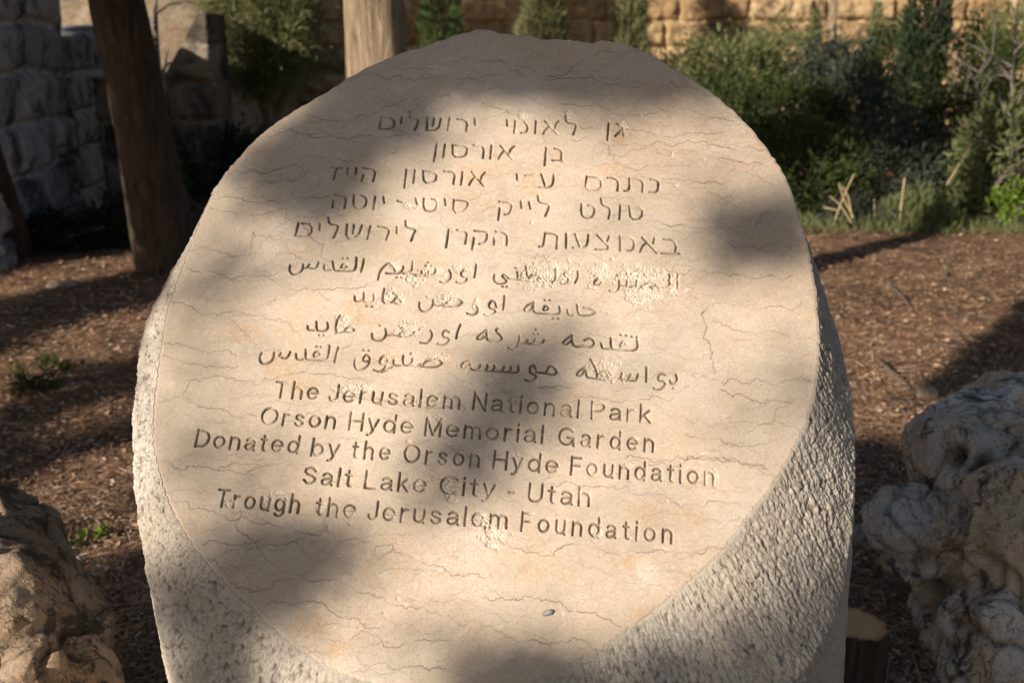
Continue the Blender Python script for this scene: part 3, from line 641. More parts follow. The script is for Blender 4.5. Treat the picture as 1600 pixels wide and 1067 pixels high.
# soften the arris between margin and column
for _ in range(6):
    lo, hi = NB - 16, NB + 22
    G[lo:hi] = 0.5 * G[lo:hi] + 0.25 * (G[lo - 1:hi - 1] + G[lo + 1:hi + 1])
dt = np.roll(G, -1, 1) - np.roll(G, 1, 1); dr = np.gradient(G, axis=0)
Nn = np.cross(dt, dr); Nn /= np.linalg.norm(Nn, axis=2)[..., None] + 1e-12
outw = G - (CEN + AXIS * 0); sgn = np.sign(np.median((Nn * (np.outer(q1, E1) + np.outer(q2, E2))[None]).sum(2)))
Nn *= sgn
nr, na = G.shape[:2]
fl = G.reshape(-1, 3)
warp = np.stack([fbm(fl * 90 + k, 2) for k in (0., 31., 57.)], 1) * 0.28
c1, cr = [q.reshape(nr, na) for q in worley3(fl / 0.0078 + warp)]
c2 = worley3(fl / 0.0042 + warp)[0].reshape(nr, na)
fine = fbm(fl * 260, 3).reshape(nr, na)
med = fbm(fl * 26 + 3, 3).reshape(nr, na)
PS = np.broadcast_to(psi, (nr, na))
ring = np.arange(nr)[:, None] * np.ones((1, na))
sideR = sstep(-0.62, -0.40, PS + 0.06 * med) * (PS < 1.2)                 # smooth-sawn flank on the right
sideL = sstep(2.40, 2.62, np.abs(PS) + 0.07 * med) * (PS < 0) + (PS > 1.9)
col_zone = sstep(NB - 14, NB + 12, ring)
smoothm = np.clip((sideR + 0.55 * sideL) * col_zone, 0, 1)
amp = (1 - 0.86 * smoothm) * sstep(0, 5, ring)
disp = amp * (0.0027 * (0.45 - c1) * (0.3 + 1.1 * cr) + 0.0014 * (0.45 - c2) + 0.0010 * fine) + 0.0024 * med * sstep(3, 25, ring)
pits = amp * sstep(0.62, 0.90, c1) * (0.35 + 0.5 * sstep(-0.1, 0.4, med))
disp -= 0.0022 * amp * sstep(0.66, 0.95, c1)
G2 = G + Nn * disp[..., None]
G2[0] -= FN * 0.0009
ia = np.arange(nr * na).reshape(nr, na)
ib = np.roll(ia, -1, 1)
F = np.stack([ia[:-1].ravel(), ia[1:].ravel(), ib[1:].ravel(), ib[:-1].ravel()], 1)
if sgn < 0: F = F[:, ::-1]
mesh_obj('pecked_body', G2.reshape(-1, 3), F, M_BODY, MON, {'pit': pits.ravel().clip(0, 1)})
del G, G2, Nn, dt, dr, fine, med, warp, c1, c2, cr

# ------------------------------------------------------------------ ground
def gz(x, y):
    x = np.asarray(x, float); y = np.asarray(y, float)
    ridge = 8.9 + 0.13 * (x + 0.5) - 0.03 * np.abs(x)
    dip = -0.55 * sstep(0.0, 2.2, y - ridge) + 0.75 * sstep(3.5, 10.0, y - ridge)
    und = 0.05 * np.sin(x * 0.9 + 0.4) * np.sin(y * 0.7 + 1.0) * sstep(2.5, 5, np.hypot(x, y - 1))
    return dip + und
def axis_pts(lo, hi, f0, f1, fine, far):
    a = list(np.arange(f0, f1 + 1e-6, fine)); s = fine
    while a[-1] < hi: s = min(s * 1.25, far); a.append(a[-1] + s)
    s = fine
    while a[0] > lo: s = min(s * 1.25, far); a.insert(0, a[0] - s)
    return np.array(a)
gx = axis_pts(-260, 260, -5.5, 6.2, 0.022, 20.0); gy = axis_pts(-200, 320, 1.2, 10.2, 0.024, 20.0)
X, Y = np.meshgrid(gx, gy)
fp = np.stack([X.ravel(), Y.ravel(), 0 * X.ravel()], 1)
nearm = ((X > -7) & (X < 8) & (Y > 0.5) & (Y < 12)).ravel()
Z = gz(X, Y).ravel()
Z[nearm] += 0.022 * fbm(fp[nearm] * 2.4, 4) + 0.016 * np.abs(fbm(fp[nearm] * 14, 3))
ia = np.arange(X.size).reshape(X.shape)
F = np.stack([ia[:-1, :-1].ravel(), ia[:-1, 1:].ravel(), ia[1:, 1:].ravel(), ia[1:, :-1].ravel()], 1)
g = mesh_obj('ground', np.stack([X.ravel(), Y.ravel(), Z], 1), F, M_GROUND)
g['kind'] = 'structure'

def slivers(C, L, W, T, up=0.25, curl=0.0, rnd=None):
    """many small flat blades: centres C, length L, width W -> quads"""
    n = len(C)
    az = RNG.uniform(0, 2 * math.pi, n); tilt = RNG.normal(0, up, n)
    d = np.stack([np.cos(az) * np.cos(tilt), np.sin(az) * np.cos(tilt), np.sin(tilt)], 1)
    s = np.stack([-np.sin(az), np.cos(az), RNG.normal(0, 0.35, n)], 1)
    hl = (L * RNG.uniform(0.4, 1.3, n) / 2)[:, None]; hw = (W * RNG.uniform(0.5, 1.4, n) / 2)[:, None]
    V = np.stack([C - d * hl, C + s * hw, C + d * hl, C - s * hw], 1)
    if curl: V[:, 1:4:2, 2] += curl * RNG.uniform(0, 1, (n, 1))
    return V.reshape(-1, 3), np.arange(4 * n).reshape(n, 4), np.repeat(RNG.uniform(0, 1, n) if rnd is None else rnd, 4)
parts = []
def ground_pts(n, pxr, pyr):
    p = np.stack([RNG.uniform(*pxr, n), RNG.uniform(*pyr, n)], 1)
    r = ray(p); X = CAM + r * (-CAM[2] / r[:, 2])[:, None]
    X[:, 2] = gz(X[:, 0], X[:, 1])
    return X[(X[:, 1] < 9.6)]
for n, L, W in ((26000, 0.028, 0.006), (9000, 0.036, 0.018), (34000, 0.085, 0.0030), (900, 0.26, 0.005)):
    for side in ((-120, 330), (1260, 1720)):
        C = ground_pts(n // 2, side, (335, 1120)); C[:, 2] += RNG.uniform(0.004, 0.026, len(C))
        k = np.clip(0.5 + C[:, 1] / 9.0, 0.6, 1.3)
        V, F, a = slivers(C, L * k, W * k, 0, 0.22, 0.004)
        parts.append((V, F, a))
off = 0; VV = []; FF = []; AA = []
for V, F, a in parts: VV.append(V); FF.append(F + off); AA.append(a); off += len(V)
lit = mesh_obj('leaf_litter', np.vstack(VV), np.vstack(FF), M_LITTER, attrs={'rnd': np.concatenate(AA)}, smooth=False)
lit['kind'] = 'stuff'

# ------------------------------------------------------------------ rocks
def remeshed(blobs, voxel):
    import bmesh
    from mathutils import Matrix
    bm = bmesh.new()
    for (x, y, z, a, b, c, rz) in blobs:
        bmesh.ops.create_icosphere(bm, subdivisions=3, radius=1.0, matrix=Matrix.Translation((x, y, z)) @ Matrix.Rotation(rz, 4, 'Z') @ Matrix.Diagonal((a, b, c, 1)))
    me = bpy.data.meshes.new('tmp'); bm.to_mesh(me); bm.free()
    o = bpy.data.objects.new('tmp', me); COL.objects.link(o)
    md = o.modifiers.new('r', 'REMESH'); md.mode = 'VOXEL'; md.voxel_size = voxel
    sm = o.modifiers.new('s', 'SMOOTH'); sm.iterations = 8; sm.factor = 0.6
    dg = bpy.context.evaluated_depsgraph_get(); dg.update()
    m2 = bpy.data.meshes.new_from_object(o.evaluated_get(dg))
    n = len(m2.vertices); V = np.empty(n * 3, np.float32); m2.vertices.foreach_get('co', V)
    Nn = np.empty(n * 3, np.float32); m2.vertices.foreach_get('normal', Nn)
    F = np.array([list(p.vertices) if len(p.vertices) == 4 else list(p.vertices) + [p.vertices[-1]] for p in m2.polygons], np.int32)
    bpy.data.objects.remove(o); bpy.data.meshes.remove(m2); bpy.data.meshes.remove(me)
    return V.reshape(-1, 3).astype(float), Nn.reshape(-1, 3).astype(float), F
def rock(name, label, blobs, mat, seed, a1, a2, holes=(), voxel=0.011, ridged=True, group=None):
    V, Nn, F = remeshed(blobs, voxel)
    n1 = fbm(V * 3.2 + seed, 4); n2 = fbm(V * 9 + seed * 2, 4); n3 = fbm(V * 30 + seed, 3)
    rid = (0.5 - np.abs(fbm(V * np.array([3.6, 3.6, 2.6]) + seed * 3, 3))) if ridged else 0
    d = a1 * n1 + a2 * n2 + 0.006 * n3 - 0.022 * np.maximum(rid - 0.40, 0) / 0.10 * ridged
    sc1, _r1 = worley3(V / 0.15 + 0.35 * np.stack([n1, n2, n1 - n2], 1) + seed); sc2, _r2 = worley3(V / 0.05 + 0.3 * n2[:, None] + seed)
    size = min(1.0, np.ptp(V[:, 0]) / .5)
    d = d + size * (0.038 * (sc1 - .5) + 0.007 * (sc2 - .5))
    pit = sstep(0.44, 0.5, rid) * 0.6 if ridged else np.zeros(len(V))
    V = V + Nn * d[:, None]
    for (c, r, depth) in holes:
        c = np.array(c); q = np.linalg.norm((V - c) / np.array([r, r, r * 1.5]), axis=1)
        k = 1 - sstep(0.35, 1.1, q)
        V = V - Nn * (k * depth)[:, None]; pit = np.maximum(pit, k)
    F3 = np.vstack([F[:, [0, 1, 2]], F[F[:, 3] != F[:, 2]][:, [0, 2, 3]]])
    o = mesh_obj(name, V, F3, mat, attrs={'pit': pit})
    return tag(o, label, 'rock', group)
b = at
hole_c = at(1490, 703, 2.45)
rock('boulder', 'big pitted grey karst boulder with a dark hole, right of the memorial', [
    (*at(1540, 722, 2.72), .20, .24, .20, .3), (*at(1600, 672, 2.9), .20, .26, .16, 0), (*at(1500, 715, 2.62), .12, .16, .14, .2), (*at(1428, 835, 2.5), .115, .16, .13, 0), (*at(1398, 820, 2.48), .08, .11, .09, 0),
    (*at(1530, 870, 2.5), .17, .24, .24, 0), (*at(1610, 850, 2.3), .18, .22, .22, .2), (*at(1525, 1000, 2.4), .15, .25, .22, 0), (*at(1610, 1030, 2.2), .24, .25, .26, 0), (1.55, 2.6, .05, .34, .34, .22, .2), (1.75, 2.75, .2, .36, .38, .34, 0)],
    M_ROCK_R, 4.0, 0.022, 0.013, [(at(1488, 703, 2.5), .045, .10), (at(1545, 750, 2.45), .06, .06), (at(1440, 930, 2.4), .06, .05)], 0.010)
rock('boulder', 'brown weathered limestone boulder in the lower left corner', [
    (*at(-70, 915, 1.95), .24, .26, .22, 0), (*at(0, 1000, 1.8), .20, .24, .20, .4), (*at(75, 1040, 1.72), .09, .13, .13, 0), (*at(-80, 1060, 1.7), .3, .3, .3, 0), (*at(60, 1140, 1.6), .15, .2, .2, 0), (-1.3, 1.7, .05, .40, .36, .25, 0)],
    M_ROCK_L, 9.0, 0.018, 0.008, [(at(120, 1000, 1.62), .03, .02)], 0.009)
for k, (px, py, sx, sz, lab) in enumerate([(97, 452, .12, .05, 'flat pale stone on shaded soil, farther of two left of the memorial'), (130, 484, .06, .03, 'small flat stone nearer the memorial on shaded soil at left'),
        (245, 431, .10, .06, 'pale stone at the foot of the leaning pine'), (1448, 617, .05, .03, 'small whitish stone on dark soil right of the memorial'), (118, 384, .07, .05, 'rounded stone on the soil below the grey wall'), (118, 882, .035, .025, 'small stone beside green seedlings near the left boulder'), (205, 372, .08, .05, 'small stone under the grey wall next to the leaning pine'), (1338, 843, .05, .04, 'grey stone in shadow behind the memorial, beside the karst boulder')]):
    c = ground_at(px, py)[0]
    rock('stone', lab, [(c[0], c[1], 0.25 * sz, sx, sx * .75, sz, k * .7), (c[0] + sx * .4, c[1] + .02, .15 * sz, sx * .6, sx * .5, sz * .7, k)], M_STONE, k * 3.1, 0.012, 0.008, voxel=max(.006, sx * .1), ridged=False, group='loose stones on the soil')

# ------------------------------------------------------------------ tubes, trunks, foliage
def tube(path, rad, seg=20, noise=0.05, nscale=6.0, cap=False, per=40):
    path = np.asarray(path, float); rad = np.asarray(rad, float)
    t = np.linspace(0, 1, len(path)); tn = np.linspace(0, 1, max(per, len(path)) if len(path) > 2 or per != 40 else per)
    P = np.stack([np.interp(tn, t, path[:, i]) for i in range(3)], 1); R = np.interp(tn, t, rad)
    for _ in range(3): P[1:-1] = 0.5 * P[1:-1] + 0.25 * (P[2:] + P[:-2])
    T = np.gradient(P, axis=0); T /= np.linalg.norm(T, axis=1)[:, None] + 1e-9
    ref = np.where(np.abs(T[:, 2:3]) < 0.9, np.array([[0, 0, 1.0]]), np.array([[1.0, 0, 0]]))
    A = np.cross(T, ref); A /= np.linalg.norm(A, axis=1)[:, None]; B = np.cross(T, A)
    a = np.linspace(0, 2 * math.pi, seg, endpoint=False)
    V = P[:, None] + R[:, None, None] * (np.cos(a)[None, :, None] * A[:, None] + np.sin(a)[None, :, None] * B[:, None])
    if noise:
        n = fbm(V.reshape(-1, 3) * np.array([nscale, nscale, nscale * .25]) / max(rad.max(), 1e-3) * .2, 3).reshape(len(tn), seg)
        V = V + (V - P[:, None]) * (noise * n)[..., None]
    V = V.reshape(-1, 3); ia = np.arange(len(V)).reshape(len(tn), seg); ib = np.roll(ia, -1, 1)
    F = np.stack([ia[:-1].ravel(), ib[:-1].ravel(), ib[1:].ravel(), ia[1:].ravel()], 1)
    return V, F
def join(ps):
    off = 0; VV = []; FF = []
    for V, F in ps: VV.append(V); FF.append(F + off); off += len(V)
    return np.vstack(VV), np.vstack(FF)
def leaves(C, L, W, dirs=None, spread=1.0, rnd=None):
    """rhombic leaves at C, roughly along dirs"""
    n = len(C)
    d = RNG.normal(size=(n, 3)) * spread
    if dirs is not None: d = d + dirs
    d /= np.linalg.norm(d, axis=1)[:, None] + 1e-9
    s = np.cross(d, RNG.normal(size=(n, 3))); s /= np.linalg.norm(s, axis=1)[:, None] + 1e-9
    l = (L * RNG.uniform(.6, 1.3, n))[:, None]; ww = (W * RNG.uniform(.6, 1.3, n) / 2)[:, None]
    V = np.stack([C, C + d * l * .5 + s * ww, C + d * l, C + d * l * .5 - s * ww], 1)
    r = RNG.uniform(0, 1, n) if rnd is None else rnd
    return V.reshape(-1, 3), np.arange(4 * n).reshape(n, 4), np.repeat(r, 4)
def clumps(center, radii, ncl, nleaf, L, W, fill=0.55, clr=0.3, upd=0.5, gap=0.0):
    """foliage: leaves gathered in small clumps spread through an ellipsoid"""
    c = RNG.normal(size=(ncl, 3)); c /= np.linalg.norm(c, axis=1)[:, None]
    c *= (RNG.uniform(0, 1, ncl) ** fill)[:, None] ** 0.5
    c = c * radii
    bump = 1 + 0.28 * perlin(c * 2.3 + center)
    c = c * bump[:, None] + center
    tone = RNG.uniform(0, 0.6, ncl)
    k = RNG.integers(0, ncl, nleaf)
    o = RNG.normal(size=(nleaf, 3)) * 0.5 * clr * np.min(radii)
    out = (c[k] - center) / radii
    dirs = out * 0.8 + np.array([0, 0, upd])
    return leaves(c[k] + o, L, W, dirs, 0.7, np.clip(tone[k] + RNG.uniform(0, .4, nleaf), 0, 1))

def cone_crown(x, y, z0, z1, r, n, L, W, tip=0.6):
    """upright columnar crown of ascending sprays"""
    h = RNG.uniform(0, 1, n) ** 0.9
    prof = r * np.minimum(1, (h + 0.06) / 0.2) ** .5 * np.clip((1 - h), 0, 1) ** tip
    a = RNG.uniform(0, 2 * math.pi, n)
    q = np.sqrt(RNG.uniform(0.35, 1, n)) * prof
    P = np.stack([x + q * np.cos(a), y + q * np.sin(a), z0 + (z1 - z0) * h], 1)
    nz = fbm(P * np.array([5, 5, 2.5]), 2)
    keep = nz > -0.30
    P = P + np.stack([np.cos(a), np.sin(a), 0 * a], 1) * (0.25 * r * nz)[:, None]
    P, a = P[keep], a[keep]
    dirs = np.stack([np.cos(a) * .55, np.sin(a) * .55, np.full(len(a), 1.1)], 1)
    return leaves(P, L, W, dirs, 0.35, np.clip(0.45 + 0.7 * nz[keep] + RNG.uniform(-.2, .3, keep.sum()), 0, 1))

def tree(name, label, cat, base, trunk, crown, tm, cm, group=None):
    t = thing(name, label, cat, base, group)
    mesh_obj('trunk', trunk[0], trunk[1], tm, t)
    if crown is not None:
        mesh_obj('crown', crown[0], crown[1], cm, t, {'rnd': crown[2]}, smooth=False)
    return t
def joinL(ps):
    off = 0; VV = []; FF = []; AA = []
    for V, F, a in ps: VV.append(V); FF.append(F + off); AA.append(a); off += len(V)
    return np.vstack(VV), np.vstack(FF), np.concatenate(AA)

# ------------------------------------------------------------------ walls
def ashlar(name, label, x0, x1, y0, zb, ztop, bh, bw, mat, rot, pivot, step, relief, seed):
    """coursed stone wall as a relief; ztop(s) is the top profile; its plane is turned by rot about pivot"""
    n = int((x1 - x0) / step); H_ = max(ztop(np.linspace(x0, x1, 200))) - zb; m = int(H_ / step)
    s = np.linspace(x0, x1, n); k = np.linspace(0, 1, m)
    SS, KK = np.meshgrid(s, k)
    ZZ = zb + KK * (ztop(s)[None, :] - zb)
    zz = ZZ + 0.05 * fbm(np.stack([SS.ravel() * .8, ZZ.ravel() * .8, 0 * SS.ravel() + seed], 1), 2).reshape(SS.shape)
    rowh = np.floor((zz - zb) / bh).astype(int)
    ro = (_perm[(rowh + seed) & 255] / 255.0)
    bx = SS / bw + ro * 1.7 + 0.35 * np.sin(np.floor(SS / bw + ro) * 2.7 + rowh)
    cx = np.floor(bx).astype(int)
    fu = bx - cx; fv = (zz - zb) / bh - rowh
    e = np.minimum(np.minimum(fu, 1 - fu) * bw, np.minimum(fv, 1 - fv) * bh)
    r = _perm[_perm[(cx + 40) & 255] + (rowh & 255)] / 255.0
    P = np.stack([SS.ravel(), 0 * SS.ravel() + seed, ZZ.ravel()], 1)
    nz = fbm(P * 5, 4).reshape(SS.shape)
    prof = sstep(0.0, 0.07 * bh / .4, e)
    D = relief * (prof * (0.6 + 0.6 * r) + 0.45 * nz)
    jm = (1 - sstep(0.008, 0.03, e + 0.012 * nz))
    ca, sa = math.cos(rot), math.sin(rot)
    # front and back skins, closed at the rim
    fx = np.stack([SS, -D, ZZ], 2); bx_ = np.stack([SS, 0 * SS + 0.6, ZZ], 2)
    def tf(Q):
        Q = Q.reshape(-1, 3); return np.stack([pivot[0] + Q[:, 0] * ca - Q[:, 1] * sa, pivot[1] + Q[:, 0] * sa + Q[:, 1] * ca, Q[:, 2]], 1)
    Vf = tf(fx); ia = np.arange(n * m).reshape(m, n)
    F = [np.stack([ia[:-1, :-1].ravel(), ia[:-1, 1:].ravel(), ia[1:, 1:].ravel(), ia[1:, :-1].ravel()], 1)]
    Vb = tf(bx_); ib = ia + n * m
    F.append(np.stack([ib[:-1, :-1].ravel(), ib[1:, :-1].ravel(), ib[1:, 1:].ravel(), ib[:-1, 1:].ravel()], 1))
    F.append(np.stack([ia[-1, :-1], ia[-1, 1:], ib[-1, 1:], ib[-1, :-1]], 1))
    F.append(np.stack([ia[:-1, 0], ia[1:, 0], ib[1:, 0], ib[:-1, 0]], 1))
    F.append(np.stack([ia[1:, -1], ia[:-1, -1], ib[:-1, -1], ib[1:, -1]], 1))
    o = mesh_obj(name, np.vstack([Vf, Vb]), np.vstack(F), mat, attrs={'rnd': np.tile(r.ravel(), 2), 'joint': np.tile(jm.ravel(), 2) * .8})
    return tag(o, label, 'wall')
# far golden wall
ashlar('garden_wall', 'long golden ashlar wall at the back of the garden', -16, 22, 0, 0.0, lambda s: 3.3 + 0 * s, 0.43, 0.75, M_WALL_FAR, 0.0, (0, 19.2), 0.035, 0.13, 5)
# nearer grey wall on the left, running away from the viewer, and a second piece with a slanting top
ashlar('stone_wall', 'rough grey block wall with dark lichen at the left edge', -0.7, 5.9, 0, -0.6, lambda t: np.interp(t, [-.7, 2.0, 2.06, 3.9, 5.9], [2.2, 2.2, 1.70, 1.88, 1.9]), 0.40, 0.62, M_WALL_NEAR, math.atan2(0.983, -0.183), (-4.0, 8.0), 0.02, 0.07, 11)
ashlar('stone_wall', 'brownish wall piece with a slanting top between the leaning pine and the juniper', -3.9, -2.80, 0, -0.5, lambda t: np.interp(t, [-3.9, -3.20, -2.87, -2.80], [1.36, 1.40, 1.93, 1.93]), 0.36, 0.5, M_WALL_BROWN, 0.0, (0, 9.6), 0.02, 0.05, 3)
# sandy bank seen through the notch
bx, by = np.meshgrid(np.linspace(-14.5, -2.6, 120), np.linspace(13.6, 18.8, 60))
bz = 0.1 + 3.4 * sstep(0, 4.5, by - 13.6) * sstep(-3.6, -4.9, bx) + 0.08 * fbm(np.stack([bx.ravel(), by.ravel(), 0 * bx.ravel()], 1) * 1.5, 4).reshape(bx.shape)
ia = np.arange(bx.size).reshape(bx.shape)
M_BANK = m_rock("sandy_bank_soil", (0.17, 0.13, 0.09), (0.26, 0.205, 0.145), (0.34, 0.28, 0.205), (0.20, 0.14, 0.09), 0.66)
o = mesh_obj('terrain', np.stack([bx.ravel(), by.ravel(), bz.ravel()], 1), np.stack([ia[:-1, :-1].ravel(), ia[:-1, 1:].ravel(), ia[1:, 1:].ravel(), ia[1:, :-1].ravel()], 1), M_BANK, attrs={'pit': np.zeros(bx.size)})
o['kind'] = 'structure'

# ------------------------------------------------------------------ light and shade: which spots the boughs overhead shade, which they leave in the sun
def ell_pts(e, n):
    px, py, rx, ry, ang = e
    a = RNG.uniform(0, 2 * math.pi, n); q = np.sqrt(RNG.uniform(0, 1, n)); c, s_ = math.cos(math.radians(ang)), math.sin(math.radians(ang))
    x, y = q * rx * np.cos(a), q * ry * np.sin(a)
    return np.stack([px + x * c - y * s_, py + x * s_ + y * c], 1)
def in_ell(p, e, grow=1.0):
    px, py, rx, ry, ang = e; c, s_ = math.cos(math.radians(ang)), math.sin(math.radians(ang))
    x, y = p[:, 0] - px, p[:, 1] - py
    return np.hypot((x * c + y * s_) / (rx * grow), (-x * s_ + y * c) / (ry * grow)) < 1
FACE_SHADE = [(700, 95, 190, 50, -8, 60), (930, 100, 130, 42, 12, 40), (850, 120, 110, 30, 5, 30), (1075, 130, 60, 24, 36, 10), (520, 215, 115, 54, -25, 28), (505, 285, 52, 44, 20, 30), (420, 270, 60, 40, -35, 5),
 (1195, 362, 66, 38, -8, 36), (320, 448, 44, 20, -20, 10), (380, 420, 60, 18, -15, 7), (800, 612, 66, 34, -50, 36), (735, 705, 75, 27, -50, 30), (860, 575, 55, 22, -10, 6), (930, 640, 100, 36, 8, 3), (1236, 640, 40, 60, 10, 9),
 (430, 895, 74, 38, -12, 44), (500, 870, 80, 22, -18, 16), (300, 955, 60, 46, 20, 40), (420, 840, 110, 20, 12, 8), (790, 1060, 110, 28, -4, 30), (1000, 1075, 130, 34, -8, 22), (300, 1040, 60, 40, 10, 14), (1200, 1010, 95, 34, -48, 44), (640, 190, 60, 30, -30, 8)]
def face3(p):
    uv = face_uv(p); return face_xyz(uv[:, 0], uv[:, 1])
LIT = []     # points that must stay in the sun, with clearance radius
gp = np.stack(np.meshgrid(np.arange(230, 1300, 16), np.arange(140, 1060, 16)), -1).reshape(-1, 2).astype(float)
okm = np.ones(len(gp), bool)
for e in FACE_SHADE: okm &= ~in_ell(gp, e[:5], 1.0 if e[5] < 12 else 1.12)
LIT_FACE = face3(gp[okm])
G_LIT = [[(0,440),(0,478),(120,445),(245,412),(245,384),(120,405)], [(-60,610),(0,580),(60,560),(150,520),(235,495),(235,560),(60,615),(0,648),(-60,660)], [(130,630),(215,600),(205,640),(110,690)], [(40,790),(110,740),(205,690),(210,745),(110,830)], [(90,870),(215,800),(225,850),(130,900)], [(1335,380),(1660,338),(1660,425),(1480,545),(1335,690)]]
def in_poly(p, poly):
    c = np.zeros(len(p), bool); q = np.asarray(poly, float); j = len(q) - 1
    for i in range(len(q)):
        a = (q[i, 1] > p[:, 1]) != (q[j, 1] > p[:, 1])
        with np.errstate(divide='ignore', invalid='ignore'):
            xx = (q[j, 0] - q[i, 0]) * (p[:, 1] - q[i, 1]) / (q[j, 1] - q[i, 1]) + q[i, 0]
        c ^= a & (p[:, 0] < xx); j = i
    return c
gp = np.stack(np.meshgrid(np.arange(-60, 1660, 14), np.arange(340, 1060, 12)), -1).reshape(-1, 2).astype(float)
mlit = np.zeros(len(gp), bool)
for q in G_LIT: mlit |= in_poly(gp, q)
LIT_GROUND = ground_at(gp[mlit, 0], gp[mlit, 1])
msh = ~mlit & ((gp[:, 0] < 300) | in_poly(gp, [(1335, 705), (1480, 560), (1660, 440), (1660, 800), (1335, 900)])) & (gp[:, 1] > 385)
for q in G_LIT: msh &= ~in_poly(gp + 0.0, [(x, y) for x, y in q])
SHADE_GROUND = ground_at(gp[msh, 0], gp[msh, 1])
def wall_pts(px0, px1, py0, py1, y, n): return np.array([at(RNG.uniform(px0, px1), RNG.uniform(py0, py1), y) for _ in range(n)])
LIT_FAR = np.vstack([wall_pts(1015, 1078, 0, 75, 19, 40), wall_pts(1172, 1340, 0, 80, 19, 90), wall_pts(1400, 1560, 0, 60, 19, 50), wall_pts(330, 430, 0, 110, 10.6, 60), wall_pts(1060, 1330, 62, 110, 14, 70), wall_pts(560, 640, 0, 110, 4.8, 30),
                     wall_pts(1290, 1470, 310, 360, 9.2, 40), wall_pts(1500, 1600, 210, 330, 10, 30), wall_pts(810, 860, 0, 60, 14, 20), wall_pts(955, 985, 0, 70, 15, 16), wall_pts(1190, 1290, 150, 175, 11.5, 14), wall_pts(245, 300, 20, 90, 14, 20)])
SHADE_FAR = np.vstack([wall_pts(440, 1005, -40, 110, 19, 330), wall_pts(1085, 1165, 0, 70, 19, 50), wall_pts(1345, 1398, 0, 60, 19, 26), wall_pts(1080, 1330, 130, 330, 11, 150), wall_pts(1330, 1600, 90, 300, 11.5, 160), wall_pts(40, 320, 30, 380, 8.8, 150), wall_pts(320, 520, 120, 260, 11, 60), wall_pts(140, 220, -10, 90, 6.8, 70), wall_pts(180, 280, 180, 400, 6.8, 140), wall_pts(1470, 1640, 590, 900, 2.7, 60)])
LIT_FAR = np.vstack([LIT_FAR, wall_pts(402, 440, 125, 190, 10.6, 14)])
LIT_ROCK = wall_pts(70, 150, 880, 1040, 1.75, 30)
LIT_FAR = np.vstack([LIT_FAR, LIT_ROCK])
LIT_ALL = np.vstack([LIT_FACE[::3], LIT_GROUND[::2], LIT_FAR])
def clear_of(C, pts, rad):
    ok = np.ones(len(C), bool)
    for c0 in range(0, len(C), 400):
        Cc = C[c0:c0 + 400]
        v = Cc[:, None] - pts[None]; t = v @ S
        d = np.linalg.norm(v - t[..., None] * S, axis=2)
        ok[c0:c0 + 400] &= ~((d < rad) & (t > 0.3)).any(1)
    return ok
def bough_leaves(C, r, n, L, W):
    k = np.repeat(np.arange(len(C)), n)
    o = RNG.normal(size=(len(k), 3)) * 0.5 * r
    return leaves(C[k] + o, L, W, None, 1.0)
def limbs(start, ends, r0):
    out = []
    for e in ends:
        q = start + (np.asarray(e) - start) * np.linspace(.1, .95, 14)[:, None] + np.outer(4 * np.linspace(.1, .95, 14) * (1 - np.linspace(.1, .95, 14)), [0, 0, .12])
        if not clear_of(q, LIT_ALL, 0.22).all(): continue
        mid = 0.5 * (start + e) + RNG.normal(0, .04, 3) + np.array([0, 0, .12])
        out.append(tube([start, mid, e], [r0, r0 * .55, r0 * .15], 6, 0, per=14))
    return out

# pine behind the camera on the left: its outer boughs dapple the face
cs = []; hs = []
for e in FACE_SHADE:
    P = face3(ell_pts(e[:5], e[5] * 3)); cs.append(P + S * RNG.uniform(5.0, 7.2, (len(P), 1)))
    P = face3(ell_pts((e[0], e[1], e[2] * 1.5, e[3] * 1.6, e[4]), int(e[5] * 0.9))); hs.append(P + S * RNG.uniform(6.5, 9.0, (len(P), 1)))
for e in [(310, 590, 70, 110, 0, 11), (380, 735, 120, 50, 5, 11), (400, 340, 90, 50, -20, 10)]:
    P = face3(ell_pts(e[:5], e[5])); hs.append(P + S * RNG.uniform(7.5, 9.5, (len(P), 1)))
CF = np.vstack(cs); CH = np.vstack(hs)
CF = CF[clear_of(CF, LIT_FACE, 0.036)]
CF = CF[clear_of(CF, LIT_GROUND, 0.16)]
tb = np.array([-6.2, -6.6, 0.0])
trk = tube([tb + (0, 0, -.2), tb + (.1, .1, 2.0), tb + (.25, .3, 4.2), tb + (.2, .4, 6.5)], [.24, .2, .15, .05], 18, .08)
lb = limbs(tb + np.array([.2, .2, 3.2]), CF[:: max(1, len(CF) // 60)], .05)
up = clumps(tb + np.array([.1, .2, 6.2]), np.array([1.6, 1.6, 1.4]), 90, 5000, .10, .018)
TREE_LABEL = 'umbrella pine'
tree('pine_tree', 'pine behind the viewer at left whose boughs dapple the memorial with shade', 'tree', tb, join([trk] + lb), joinL([bough_leaves(CF, .034, 30, .036, .014), bough_leaves(CH, .06, 9, .045, .014), up]), M_BARK, L_PINE, 'pines around the memorial')

